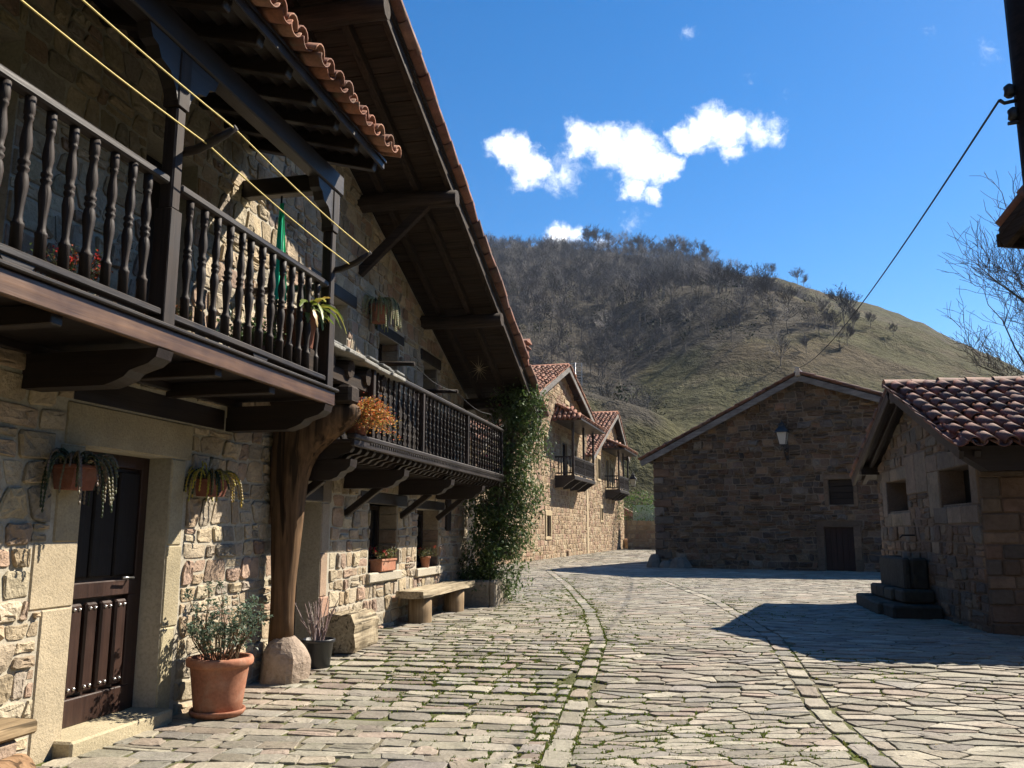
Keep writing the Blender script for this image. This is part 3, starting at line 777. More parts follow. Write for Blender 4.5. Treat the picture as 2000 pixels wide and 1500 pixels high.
def bare_tree(rng, H=1.0, levels=4, kids=(6, 5, 5), spread=.75, trunk=.3, r0=.02):
    """list of (p0, p1, r0, r1, level) for a leafless tree of height about H"""
    out = []
    def grow(p, d, L, r, lev):
        n = 3 if lev < 2 else 2; q = Vector(p); dd = Vector(d); pts = [q.copy()]
        for i in range(n):
            dd = (dd + Vector((rng.uniform(-1, 1), rng.uniform(-1, 1), rng.uniform(-.3, .7))) * (.06 + .13 * lev)).normalized()
            q2 = q + dd * (L / n); rr = r * (1 - .5 * (i + 1) / n); out.append((q.copy(), q2.copy(), r * (1 - .5 * i / n), rr, lev)); q = q2; pts.append(q.copy())
        if lev >= levels - 1: return
        for k in range(kids[min(lev, len(kids) - 1)]):
            t = rng.uniform(.35 if lev else .45, 1.0); f = t * n; i = min(n - 1, int(f)); b = pts[i].lerp(pts[i + 1], f - i)
            a = rng.uniform(0, 6.283); side = Vector((math.cos(a), math.sin(a), 0)); side = (side - dd * side.dot(dd))
            nd = (dd * rng.uniform(.5, .9) + side * spread * rng.uniform(.5, 1.1) + Vector((0, 0, .22))).normalized()
            grow(b, nd, L * rng.uniform(.5, .75), r * .42 * rng.uniform(.7, 1.1), lev + 1)
        grow(q, (dd + Vector((rng.uniform(-.2, .2), rng.uniform(-.2, .2), .2))).normalized(), L * .68, r * .5, lev + 1)
    grow(Vector((0, 0, 0)), Vector((0, 0, 1)), H * trunk * 1.25, H * r0, 0)
    return out
def tree_arrays(segs, minr, n3=2):
    V = []; F = []
    for p, q, r, rr, lev in segs:
        d = q - p
        if d.length < 1e-6: continue
        a = d.cross(Vector((.31, .77, .21)))
        if a.length < 1e-6: a = d.cross(Vector((1, 0, 0)))
        a.normalize(); b = d.normalized().cross(a); r = max(r, minr); rr = max(rr, minr * .6); o = len(V)
        if lev < n3:
            for k in range(3):
                an = 2.094 * k; w = a * math.cos(an) + b * math.sin(an); V.append(p + w * r); V.append(q + w * rr)
            for k in range(3):
                k2 = (k + 1) % 3; F.append((o + 2 * k, o + 2 * k2, o + 2 * k2 + 1)); F.append((o + 2 * k, o + 2 * k2 + 1, o + 2 * k + 1))
        else:
            V += [p + a * r, p - a * r, q]; F.append((o, o + 1, o + 2))
    return np.array([tuple(v) for v in V], np.float32), np.array(F, np.int32)
def build_forest():
    rng = random.Random(23); temps = []
    for k in range(7):
        segs = bare_tree(rng, 1.0, 4, (6, 4, 3), 1.1, .27, .014); temps.append(tree_arrays(segs, .0046, 1))
    Vs = []; Fs = []; Cs = []; off = 0; placed = 0; tries = 0
    while placed < 3350 and tries < 90000:
        tries += 1; Y = 84 + 345 * math.sqrt(rng.random()); X = rng.uniform(-.36, .46) * Y
        z = float(hill_z(X, Y)); sx, sy = proj(X, Y, z)
        if sx < 380 or (sx < 860 and rng.random() < .55) or sx > 1700 or not in_poly(sx, sy, FOREST): continue
        keep = 1.0 if sx < 1450 else max(.15, 1 - (sx - 1450) / 260)
        if mnoise.noise((X * .03, Y * .03, 4)) < -.3 and rng.random() < .4: continue
        if rng.random() > keep: continue
        V, F = rng.choice(temps); h = rng.uniform(5.5, 10.5) * (1.0 if Y > 180 else .85); a = rng.uniform(0, 6.28); ca, sa = math.cos(a), math.sin(a); w = h * rng.uniform(.9, 1.3)
        P = np.stack([(V[:, 0] * ca - V[:, 1] * sa) * w, (V[:, 0] * sa + V[:, 1] * ca) * w, V[:, 2] * h], 1) + np.array([X, Y, z - .2])
        Vs.append(P); Fs.append(F + off); off += len(V); placed += 1
        g = rng.uniform(.75, 1.3); base = rng.choice([(.12, .110, .106), (.135, .118, .108), (.105, .098, .098), (.155, .142, .134), (.125, .115, .10)])
        Cs.append(np.tile(np.array([base]) * g, (len(V), 1)))
    # scattered evergreen scrub and ivy inside the wood
    for _ in range(220):
        Y = rng.uniform(90, 330); X = rng.uniform(-.05, .4) * Y; z = float(hill_z(X, Y)); sx, sy = proj(X, Y, z)
        if not in_poly(sx, sy, FOREST): continue
        n = 70; hh = rng.uniform(1.2, 4.5); c = np.array([X, Y, z]); V = []; F = []
        for k in range(n):
            p = c + np.array([rng.gauss(0, hh * .22), rng.gauss(0, hh * .22), abs(rng.gauss(.4, .3)) * hh]); s = rng.uniform(.12, .35)
            q = [p + np.array([rng.uniform(-s, s) for _ in range(3)]) for _ in range(3)]; V += q; F.append((3 * k, 3 * k + 1, 3 * k + 2))
        Vs.append(np.array(V)); Fs.append(np.array(F) + off); off += len(V); Cs.append(np.tile(np.array([[.03, .042, .02]]) * rng.uniform(.8, 1.5), (len(V), 1)))
    me = np_mesh('forest', np.concatenate(Vs), np.concatenate(Fs), np.concatenate(Cs)); o = link('forest', me, 'twig')
    tag(o, 'grey leafless woodland covering the upper hillside', 'forest', kind='stuff')
build_forest()
def build_lone_trees():
    rng = random.Random(5); temps = []
    for k in range(5):
        segs = bare_tree(rng, 1.0, 5, (6, 5, 4, 3), .8, .30, .014)
        tr = [s for s in segs if s[4] < 2]; br = [s for s in segs if s[4] >= 2]
        pair = []
        for nm, ss in (('trunk', tr), ('crown', br)):
            V, F = tree_arrays(ss, .0046); me = np_mesh(nm, V, F, np.array([[.11, .10, .095]])); me.materials.append(MATS['twig']); pair.append(me)
        temps.append(pair)
    def plant(X, Y, h, label, group):
        t = thing('bare_tree', label, 'tree', (X, Y, float(hill_z(X, Y)) - .2), rng.uniform(0, 6.28), group); t.scale = (h * 1.05, h * 1.05, h)
        for me in rng.choice(temps): link(me.name.split('.')[0], me, None, t)
    lab = 'leafless tree standing in the row along the hilltop against the sky'
    for px_ in [1150, 1172, 1190, 1208, 1222, 1238, 1250, 1262, 1278, 1292, 1305, 1318, 1330, 1345, 1357, 1372, 1384, 1398, 1412, 1428, 1442, 1458, 1500, 1512, 1560, 1572]:
        Y = 418 + rng.uniform(-4, 1); X = (px_ - 1000) / 1610 * Y; h = rng.uniform(11, 16) if px_ < 1400 else rng.uniform(7, 10.5)
        plant(X, Y, h, lab, 'bare trees on the hilltop')
    lab = 'solitary leafless tree on the open grassy slope of the hill'
    for px_, py_, h in [(1650, 640, 10), (1668, 652, 7), (1612, 640, 8), (1600, 660, 6), (1628, 655, 6), (1540, 612, 7), (1525, 715, 7), (1575, 690, 4), (1700, 640, 4), (1745, 660, 3.5), (1490, 600, 8), (1580, 640, 7), (1655, 675, 5), (1640, 680, 5)]:
        best = None
        for i in range(400):                                   # where the line of sight meets the slope
            Y = 90 + i * .85; X = (px_ - 1000) / (FPX * CP - (750 - py_) * SP) * Y; z = EYE + (FPX * SP + (750 - py_) * CP) / (FPX * CP - (750 - py_) * SP) * Y
            if float(hill_z(X, Y)) >= z: best = (X, Y); break
        if best: plant(best[0], best[1], h, lab, 'bare trees on the open slope')
build_lone_trees()
def build_near_tree():
    rng = random.Random(41); segs = bare_tree(rng, 23, 6, (8, 6, 5, 4, 3), .95, .25, .016)
    t = thing('bare_tree', 'large leafless tree whose twigs reach in from the right behind the tiled fountain roof', 'tree', (27.2, 40, .1))
    for nm, lv in (('trunk', (0, 1)), ('crown', (2, 9))):
        mb = MB()
        for p, q, r, rr, lev in segs:
            if lv[0] <= lev <= lv[1]: mb.tube([p, q], [max(r, .012), max(rr, .009)], 5 if lev < 3 else 3, (.085, .075, .068), False, False)
        mb.build(nm, 'bark', t)
build_near_tree()

# ================================================================== BIG HOUSE ON THE LEFT (frame FA; x = u, y = -v, z = w)
def roof_w(u):                      # underside of the main roof over the facade
    return 5.97 - .37 * (u - 3.8) if u > -1.5 else 7.93 + .37 * (u + 1.5)
def build_big_house():
    rng = random.Random(3)
    H = thing('stone_house', 'large rubble stone house with dark timber balconies and a deep overhanging gable roof', 'house', FA.world(0, 0, 0), FA.rotz)
    OP = [(-1.03, 0.0, -.1, 2.1), (1.92, 2.95, -.1, 1.83), (4.42, 5.52, .95, 1.86), (6.39, 7.53, .93, 1.84),
          (4.58, 5.42, 3.3, 4.25), (6.55, 7.3, 3.1, 4.22), (-.62, .1, 2.8, 4.75), (-3.1, -1.95, 2.8, 4.75), (2.55, 3.5, 2.55, 4.35)]
    # --- wall with its mortar, then stones
    mb = MB(); wall_slab(mb, -9, 9.3, -.2, lambda u: roof_w(u) + .05, OP, 0, .55, (-1.5,), (.44, .395, .31))
    mb.box(8.9, 9.3, .55, 9, -.2, 3.85, (.44, .395, .31), 0)
    wall = mb.build('wall', 'mortar', H)
    EX = [(-1.33, -1.03, -.1, 2.1), (-1.45, -1.03, .98, 1.42), (0, .24, -.1, 2.14), (-1.25, .28, 2.1, 2.41), (-1.2, .78, 2.41, 2.62),
          (4.1, 5.9, 1.85, 2.02), (6.2, 7.8, 1.84, 1.98), (2.4, 3.75, 4.35, 4.52), (6.4, 7.45, 4.22, 4.4), (1.75, 3.15, 1.83, 2.02),
          (4.35, 5.6, .82, .95), (6.3, 7.6, .8, .93), (2.95, 3.2, .1, 2.25), (4.42, 5.62, 4.25, 4.42)]
    halfs = [(.37, 1, .37 * 3.8 + 5.97), (-.37, 1, 7.93 + .37 * 1.5)]
    polys = rubble(-4.2, 9.3, -.05, 8.0, (.11, .24), (.13, .35), rng, OP + EX, halfs, und=.5, split=.2)
    def colf(c, r):
        return pick(PAL_WARM, r, .2)
    lay_stones(polys, FA, wall, PAL_WARM, 'rubble', rng, gap=.026, depth=(.004, .028), rugged=1.3, colf=colf)
    # --- dressed stone round the front door and doorway
    def dressed(u0, u1, w0, w1, v0=-.3, v1=.012, col=None, name='jamb_stone'):
        m = MB(); m.box(u0 + .004, u1 - .004, -v1, -v0, w0 + .003, w1 - .003, col or pick([(.43, .365, .24), (.405, .34, .225), (.45, .385, .26)], rng, .05), .01); return m.build(name, 'sandstone', wall)
    for a, b, u0 in ((-.1, .98, -1.33), (.98, 1.42, -1.45), (1.42, 2.1, -1.28)): dressed(u0, -1.03, a, b)
    for a, b, u1 in ((-.1, .72, .19), (.72, 1.38, .22), (1.38, 2.1, .2)): dressed(0, u1, a, b)
    dressed(-1.25, .28, 2.1, 2.41, name='lintel')
    dressed(2.95, 3.2, 1.83, 2.25, v0=-.2, col=(.22, .18, .14)); dressed(2.95, 3.18, .1, .75, v0=-.3, v1=.03, col=(.44, .27, .19)); dressed(2.95, 3.14, .75, 1.25, v0=-.3, col=(.38, .27, .19)); dressed(2.95, 3.16, 1.25, 1.83, v0=-.3, col=(.36, .3, .23))
    m = MB(); m.box(-1.12, .02, -.16, .3, -.1, .105, (.43, .365, .24), .015); m.build('doorstep', 'sandstone', H)
    for (a, b, c, d) in ((4.35, 5.6, .82, .95), (6.3, 7.6, .8, .93)):
        m = MB(); m.box(a, b, -.06, .3, c, d, (.46, .41, .32), .015); m.build('window_sill', 'sandstone', H)
    for (a, b, c, d, dv) in ((-1.2, .78, 2.415, 2.62, .004), (4.1, 5.9, 1.86, 2.02, .015), (6.2, 7.8, 1.845, 1.98, .015), (2.4, 3.75, 4.355, 4.52, .02), (6.4, 7.45, 4.225, 4.4, .03), (1.75, 2.95, 1.835, 2.02, .02), (4.42, 5.62, 4.255, 4.4, .01)):
        m = MB(); m.box(a, b, -dv, .3, c, d, (1, 1, 1), .012); m.build('timber_lintel', 'wood_x', H)
    m = MB(); m.box(7.86, 8.1, -.05, .2, 1.5, 2.05, (.8, .8, .8), .012); m.build('timber_post', 'wood_z', H)
    # --- front door (opening 1.03 wide, set back 0.2)
    y0 = .2
    m = MB(); m.box(-1.03, -.94, y0, y0 + .1, .1, 2.1); m.box(-.09, 0, y0, y0 + .1, .1, 2.1); m.box(-.94, -.09, y0, y0 + .1, 2.0, 2.1); m.box(-.94, -.09, y0 + .04, y0 + .09, .1, 2.0, (.8, .8, .8))
    door = m.build('door', 'door_wood', H)
    m = MB(); m.box(-.94, -.09, y0 - .015, y0 + .04, .105, .3, ch=.008); m.box(-.94, -.09, y0 - .015, y0 + .04, 1.0, 1.12, ch=.008); m.box(-.94, -.86, y0 - .015, y0 + .04, .3, 1.0); m.box(-.17, -.09, y0 - .015, y0 + .04, .3, 1.0); m.build('door_rail', 'door_wood', door)
    for k in range(4):
        a = -.83 + k * .167
        m = MB(); m.box(a, a + .125, y0 - .03, y0 + .02, .33, .97, ch=.018); m.build('door_panel', 'door_wood', door)
        for zz in (.37, .93):
            for da in (.035, .09):
                s = MB(); s.lathe([(.014, 0), (.012, .008), (.006, .013), (.001, .015)], 8); o = s.build('stud', 'steel', door, (a + da, y0 - .03, zz)); o.rotation_euler = (math.pi / 2, 0, 0)
    for k in range(3):
        a = -.9 + k * .27
        m = MB(); m.box(a, a + .25, y0 + .0, y0 + .05, 1.15, 1.97, (.35, .35, .38), .012); m.build('upper_panel', 'wood_z', door)
    m = MB(); m.tube([(-.2, y0 - .03, 1.13), (-.2, y0 - .07, 1.13), (-.34, y0 - .07, 1.14)], .009, 6); m.build('door_handle', 'steel', door)
    # --- second doorway, windows
    def window(u0, u1, w0, w1, dep, nm='window', bars=True):
        m = MB(); m.box(u0, u1, dep + .02, dep + .05, w0, w1, ch=0); o = m.build(nm, 'dark_glass', H)
        f = MB(); e = .06
        f.box(u0, u0 + e, dep - .02, dep + .04, w0, w1); f.box(u1 - e, u1, dep - .02, dep + .04, w0, w1); f.box(u0 + e, u1 - e, dep - .02, dep + .04, w0, w0 + e); f.box(u0 + e, u1 - e, dep - .02, dep + .04, w1 - e, w1)
        if bars: f.box((u0 + u1) / 2 - .025, (u0 + u1) / 2 + .025, dep - .02, dep + .04, w0 + e, w1 - e)
        f.build('window_frame', 'wood_z', o)
    window(4.42, 5.52, .95, 1.86, .3); window(6.39, 7.53, .93, 1.84, .3); window(4.58, 5.42, 3.3, 4.25, .28); window(6.55, 7.3, 3.1, 4.22, .28)
    for (a, b, c, d) in ((1.92, 2.95, 0, 1.83), (-.62, .1, 2.8, 4.75), (-3.1, -1.95, 2.8, 4.75), (2.55, 3.5, 2.5, 4.35)):
        m = MB(); n = 5; wd = (b - a) / n
        m.box(a, b, .3, .36, c, d, (.5, .5, .5), 0); dr = m.build('door', 'wood_z', H)
        for k in range(n):
            m = MB(); m.box(a + k * wd + .004, a + (k + 1) * wd - .004, .275, .31, c + .02, d - .02, (.8, .8, .8), .006); m.build('plank', 'wood_z', dr)
    for (a, b, c, d) in ((4.42, 5.52, .95, 1.86), (6.39, 7.53, .93, 1.84), (4.58, 5.42, 3.3, 4.25), (6.55, 7.3, 3.1, 4.22)):
        for e, sg in ((b, -1), (a, 1)):
            w = c + .003
            while w < d - .05:
                hh = min(rng.uniform(.14, .28), d - w)
                if d - w - hh < .08: hh = d - w
                m = MB(); x0, x1 = sorted((e, e + sg * rng.uniform(.012, .03))); m.box(x0, x1, .012, .28, w + .006, w + hh - .006, tuple(x * .8 for x in pick(PAL_WARM, rng)), .008); m.build('jamb_stone', 'rubble', wall); w += hh
    # --- main roof: purlins, rafters, boards, tiles
    sl = Vector((1, 0, -.37)).normalized()
    m = MB()
    for a, b in ((-1.5, 10.25), (-1.5, -9.5)):
        m.add([(a, -1.30, roof_w(a) + .13), (b, -1.30, roof_w(b) + .13), (b, 9, roof_w(b) + .13), (a, 9, roof_w(a) + .13), (a, -1.30, roof_w(a) + .155), (b, -1.30, roof_w(b) + .155), (b, 9, roof_w(b) + .155), (a, 9, roof_w(a) + .155)],
              [(0, 3, 2, 1), (4, 5, 6, 7), (0, 1, 5, 4), (1, 2, 6, 5), (2, 3, 7, 6), (3, 0, 4, 7)])
    roof = m.build('roof', 'wood_y', H)
    pl = MB(); pl.box(-.105, .105, -1.29, -.0, -.011, .011, ch=.004); pd = pl.data('board'); pd.materials.append(MATS['old_y'])
    ang = math.atan(.37); u = -1.35
    while u < 10.2:
        o = link('board', pd, None, roof, (u, 0, roof_w(u) + .112)); o.rotation_euler = (rng.uniform(-.006, .006), ang + rng.uniform(-.01, .01), 0); o.scale = (1 + rng.uniform(-.03, .0), 1, 1); u += .213 * math.cos(ang)
    for v in (1.235, .78, .3):
        m = MB(); m.beam((-1.5, -v, roof_w(-1.5) + .03), (10.2, -v, roof_w(10.2) + .03), .09 if v < 1 else .07, .13 if v < 1 else .16); m.build('rafter', 'old_x', roof)
        m = MB(); m.beam((-9, -v, roof_w(-9) + .03), (-1.55, -v, roof_w(-1.55) + .03), .09, .13); m.build('rafter', 'old_x', roof)
    for k, (u, vv, r, brace) in enumerate(((-4.2, 1.33, .12, 0), (-1.5, 1.36, .13, 0), (1.15, 1.35, .125, 0), (3.82, 1.34, .12, 1), (6.47, 1.33, .115, 0), (9.05, 1.2, .11, 0))):
        z = roof_w(u) - .15; pts = []; rr = []
        for i in range(7):
            t = i / 6; pts.append((u + .02 * math.sin(5 * t + k), .5 - t * (vv + .5), z + .015 * math.sin(4 * t + k * 2))); rr.append(r * (1.05 - .12 * t))
        m = MB(); m.tube(pts, rr, 9); m.build('purlin', 'old_y', roof)
        if brace:
            m = MB(); m.beam((u, .0, z - .95), (u + .02, -.92, z - .06), .1, .12); m.build('brace', 'old_y', roof)
    # tiles along the open edge of the roof: two columns as tiles, the rest as one field
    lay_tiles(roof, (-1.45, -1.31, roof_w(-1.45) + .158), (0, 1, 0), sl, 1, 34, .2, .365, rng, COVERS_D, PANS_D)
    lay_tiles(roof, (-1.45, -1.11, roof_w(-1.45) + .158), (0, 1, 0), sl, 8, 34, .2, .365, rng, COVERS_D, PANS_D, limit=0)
    # --- upper balcony
    V0 = 1.0
    m = MB(); y = 0.0
    m.box(-6.2, .99, -.97, .0, 2.715, 2.745, (.5, .5, .5), 0); bal = m.build('balcony', 'wood_y', H)
    m = MB(); m.box(-6.2, 1.0, -1.0, -.955, 2.655, 2.785, ch=.006); m.build('fascia', 'fascia', bal)
    m = MB(); m.box(-6.2, 1.03, -1.03, -.93, 2.787, 2.815, ch=.008); m.build('floor_edge', 'wood_x', bal)
    for k in range(16):                                    # floor boards seen from below
        m = MB(); a = -.93 + k * .058
        m.box(-6.2, .98, a, a + .054, 2.748, 2.78, (.8, .8, .8), .004); m.build('floor_board', 'wood_x', bal)
    for uc in (-4.1, -1.6, .88):
        m = MB(); prof = [(.3, 2.42), (-.62, 2.42), (-.70, 2.445), (-.76, 2.47), (-.80, 2.51), (-.86, 2.53), (-.93, 2.55), (-.985, 2.59), (-1.0, 2.648), (.3, 2.648)]
        m.prism(prof, 0, uc - .08, uc + .08); m.build('cantilever_beam', 'wood_y', bal)
    for uc in (-3.3, -2.5, -.9, -.1):
        m = MB(); m.box(uc - .045, uc + .045, -.95, .0, 2.6, 2.713); m.build('joist', 'wood_y', bal)
    m = MB(); m.box(-6.2, .98, -.06, -.005, 2.65, 2.8); m.build('wall_plate', 'wood_x', bal)
    posts = (-4.06, -1.59, .885)
    for uc in posts:
        m = MB(); h = .062
        m.box(uc - h, uc + h, -1.0, -1.0 + 2 * h, 2.817, 3.60, ch=.006); m.box(uc - h * .8, uc + h * .8, -1.0 + .012, -1.0 + 2 * h - .012, 3.60, 4.32, ch=.012); m.box(uc - h, uc + h, -1.0, -1.0 + 2 * h, 4.32, 4.72, ch=.006)
        m.build('post', 'wood_z', bal)
        m = MB(); m.prism([(uc - .40, 4.728), (uc - .36, 4.64), (uc - .30, 4.62), (uc - .26, 4.55), (uc - .16, 4.52), (uc - .09, 4.43), (uc - .066, 4.36), (uc + .066, 4.36), (uc + .09, 4.43), (uc + .16, 4.52), (uc + .26, 4.55), (uc + .30, 4.62), (uc + .36, 4.64), (uc + .40, 4.728)] if uc < .5 else
                          [(uc - .40, 4.728), (uc - .36, 4.64), (uc - .30, 4.62), (uc - .26, 4.55), (uc - .16, 4.52), (uc - .09, 4.43), (uc - .066, 4.36), (uc + .066, 4.36), (uc + .09, 4.45), (uc + .09, 4.728)], 1, -1.0 + .01, -.89); m.build('corbel', 'wood_x', bal)
    prof = [(.036, 0), (.036, .13), (.039, .135), (.039, .15), (.030, .158), (.027, .175), (.024, .19), (.027, .25), (.037, .33), (.040, .37), (.033, .41), (.026, .425), (.036, .44), (.036, .452), (.027, .462), (.036, .474), (.036, .49), (.026, .50), (.03, .53), (.037, .575), (.034, .62), (.026, .67), (.023, .71), (.03, .72), (.03, .735), (.026, .74), (.033, .75), (.033, .845)]
    m = MB(); m.lathe(prof, 10); bd = m.data('baluster'); bd.materials.append(MATS['wood_z'])
    def bay(a, b, returns=False):
        m = MB(); m.box(a, b, -.985, -.905, 3.755, 3.815, ch=.014); m.build('top_rail', 'wood_x', bal)
        m = MB(); m.box(a, b, -.985, -.905, 2.865, 2.912, ch=.008); m.build('bottom_rail', 'wood_x', bal)
        n = round((b - a) / .163) - 1
        for i in range(n):
            o = link('baluster', bd, None, bal, (a + (b - a) * (i + 1) / (n + 1) + rng.uniform(-.006, .006), -.945, 2.912)); o.rotation_euler = (rng.uniform(-.008, .008), rng.uniform(-.012, .012), rng.uniform(0, 6)); o.scale = (rng.uniform(.80, .92),) * 2 + (1,)
        m = MB(); c = (a + b) / 2; m.prism([(c - .12, 2.863), (c - .09, 2.83), (c + .09, 2.83), (c + .12, 2.863)], 1, -.97, -.93); m.build('rail_block', 'wood_x', bal)
    bay(-3.995, -1.655); bay(-1.525, .82); bay(-6.1, -4.13)
    m = MB(); m.box(.845, .925, -.87, -.02, 3.755, 3.815, ch=.014); m.build('top_rail', 'wood_y', bal)
    m = MB(); m.box(.845, .925, -.87, -.02, 2.865, 2.912, ch=.008); m.build('bottom_rail', 'wood_y', bal)
    for i in range(4): link('baluster', bd, None, bal, (.885, -.72 + i * .165, 2.912))
    # laundry arms
    def arm(u, w, curl):
        m = MB(); pts = [(u, -.9, w), (u + .01, -1.05, w + .02), (u, -1.2, w + .07), (u + .01, -1.34, w + .15 + curl)]
        m.tube(pts, [.03, .032, .03, .022], 8); m.build('laundry_arm', 'wood_y', bal)
    arm(-1.50, 4.05, 0.0); arm(.93, 3.95, .02)
    # --- balcony roof
    m = MB(); tw = lambda v: 5.36 - .27 * v
    m.add([(-6.3, -1.43, tw(1.43) + .085), (1.06, -1.43, tw(1.43) + .085), (1.06, 0, tw(0) + .085), (-6.3, 0, tw(0) + .085), (-6.3, -1.43, tw(1.43) + .11), (1.06, -1.43, tw(1.43) + .11), (1.06, 0, tw(0) + .11), (-6.3, 0, tw(0) + .11)],
          [(0, 3, 2, 1), (4, 5, 6, 7), (0, 1, 5, 4), (1, 2, 6, 5), (2, 3, 7, 6), (3, 0, 4, 7)])
    br = m.build('balcony_roof', 'wood_x', H)
    for k in range(11):
        v = .06 + k * .128; m = MB(); m.beam((-6.3, -v, tw(v) + .072), (1.05, -v, tw(v) + .072), .122, .02, up=(0, .27, 1)); m.build('board', 'wood_x', br)
    m = MB(); m.box(-6.3, 1.02, -1.01, -.88, 4.73, 4.93, ch=.012); m.build('plate_beam', 'wood_x', br)
    m = MB(); m.box(.83, .95, -.875, .0, 4.74, 4.92, ch=.01); m.build('tie_beam', 'wood_y', br)
    u = -6.1
    while u < 1.05:
        m = MB(); m.beam((u, .0, tw(0) - .0), (u, -1.36, tw(1.36) - .0), .085, .12); m.build('rafter', 'wood_y', br); u += .44
    m = MB(); m.beam((-6.3, -1.40, tw(1.4) + .05), (1.05, -1.40, tw(1.4) + .05), .025, .09); m.build('eaves_board', 'wood_x', br)
    dn = Vector((0, -1, -.27)).normalized()
    lay_tiles(br, (-6.3, -1.10, tw(1.1) + .115), (1, 0, 0), dn, 37, 1, .2, .365, rng)
    lay_tiles(br, (-6.3, -.0, tw(0) + .115), (1, 0, 0), dn, 37, 3, .2, .365, rng, limit=0)
    # --- lower, darker balcony with turned spindles
    m = MB(); m.box(1.75, 8.52, -.86, 0, 2.40, 2.43, ch=0); b2 = m.build('balcony', 'wood_y', H)
    m = MB(); m.box(1.75, 8.55, -.90, -.80, 2.432, 2.49, ch=.012); m.build('floor_edge', 'wood_x', b2)
    m = MB(); m.box(1.76, 8.53, -.885, -.84, 2.36, 2.43, ch=.006); m.build('fascia', 'wood_x', b2)
    for k in range(90):
        if k % 1 == 0:
            m = MB() if k == 0 else m
            a = 2.2 + k * .07; m.box(a, a + .035, -.895, -.88, 2.405, 2.43, (.9, .9, .9), .002)
    m.build('dentil_strip', 'wood_x', b2)['kind'] = 'stuff'
    jp = MB(); jp.prism([(.0, 2.24), (-.60, 2.24), (-.66, 2.25), (-.70, 2.285), (-.745, 2.30), (-.79, 2.305), (-.82, 2.34), (-.825, 2.398), (.0, 2.398)], 0, -.035, .035); jd = jp.data('joist_end'); jd.materials.append(MATS['wood_y'])
    for k in range(34): link('joist_end', jd, None, b2, (1.9 + k * .2, 0, 0))
    for uc in (1.95, 3.6, 5.6, 7.4):
        m = MB(); m.prism([(.2, 2.02), (-.58, 2.02), (-.66, 2.05), (-.70, 2.1), (-.76, 2.12), (-.80, 2.16), (-.81, 2.235), (.2, 2.235)], 0, uc - .085, uc + .085); m.build('cantilever_beam', 'wood_y', b2)
        m = MB(); m.beam((uc + .02, .0, 1.70), (uc + .02, -.46, 2.04), .07, .085); m.build('brace', 'wood_y', b2)
    prof2 = [(.014, 0), (.02, .02), (.014, .04)]
    z = .04
    for k in range(5):
        prof2 += [(.012, z + .01), (.022, z + .045), (.024, z + .06), (.012, z + .09), (.019, z + .10), (.019, z + .112), (.012, z + .12)]; z += .125
    prof2 += [(.014, z + .03), (.02, z + .05), (.014, z + .07), (.014, .765)]
    m = MB(); m.lathe(prof2, 7); sd = m.data('baluster'); sd.materials.append(MATS['wood_z'])
    bays = [(2.28, 4.0), (4.0, 6.16), (6.16, 8.47)]
    m = MB(); m.box(2.2, 8.5, -.90, -.80, 3.25, 3.305, ch=.014); m.build('top_rail', 'wood_x', b2)
    for a, b in bays:
        n = round((b - a) / .17) - 1
        for i in range(n): link('baluster', sd, None, b2, (a + (b - a) * (i + 1) / (n + 1), -.85, 2.49))
    for uc in (2.28, 4.0, 6.16, 8.45):
        m = MB(); m.box(uc - .035, uc + .035, -.885, -.815, 2.492, 3.25, ch=.006); m.build('post', 'wood_z', b2)
    for uc in (2.28, 8.45):
        m = MB(); m.box(uc - .03, uc + .03, -.81, .0, 3.25, 3.305, ch=.01); m.build('top_rail', 'wood_y', b2)
        for i in range(4): link('baluster', sd, None, b2, (uc, -.68 + i * .17, 2.49))
    for k in range(40):  # dark boards added to give the blackness behind the balusters
        a = 2.36 + k * .15; m = MB(); m.box(a + .003, a + .147, -.035, -.012, 2.492, 3.42, (.7, .7, .7), .004); m.build('dark_backing', 'wood_z', b2)
    # --- slab canopy over the second doorway, with its beams and round joists
    m = MB(); m.box(.95, 2.45, -.82, -.62, 2.97, 3.13, ch=.02); can = m.build('canopy_beam', 'old_x', H)
    m = MB(); m.box(1.55, 1.79, -.92, .1, 2.77, 2.965, ch=.03); m.build('beam_end', 'old_y', can)
    m = MB(); m.box(.96, 2.42, -.3, -.02, 2.95, 3.12, ch=.02); m.build('beam_end', 'old_x', can)
    for uc in (1.2, 1.68, 2.16, 2.62):
        m = MB(); m.tube([(uc, .1, 3.22), (uc, -.5, 3.17), (uc + .01, -.86, 3.14)], [.1, .098, .092], 10); m.build('joist_end', 'old_y', can)
    for k in range(5):
        a = .95 + k * .42; m = MB(); m.beam((a + .2, .02, 3.36 - k * .004), (a + .2 + rng.uniform(-.03, .03), -.93 - rng.uniform(0, .06), 3.27 - k * .004), .44, .045, col=(.30, .29, .26), ch=.01); m.build('slab', 'rubble', can)
        for q in range(2):
            m = MB(); m.beam((a + .1 + q * .2, .0, 3.41 + q * .01), (a + .14 + q * .2, -.85 - rng.uniform(0, .1), 3.315 + q * .012), .3, .025, col=(.2, .2, .19), ch=.006); m.build('slab', 'rubble', can)
    # --- crooked trunk post on its stone foot
    m = MB(); secs = [(.40, .205, .115, .11), (.65, .20, .108, .105), (.95, .20, .115, .11), (1.25, .203, .13, .118), (1.55, .21, .15, .128), (1.8, .21, .168, .135), (2.0, .215, .182, .14), (2.15, .23, .202, .145), (2.28, .262, .24, .148), (2.40, .33, .31, .15), (2.50, .40, .38, .15), (2.58, .455, .432, .148), (2.65, .485, .462, .143), (2.72, .495, .468, .135), (2.775, .49, .45, .12)]
    n = 28; vs = []
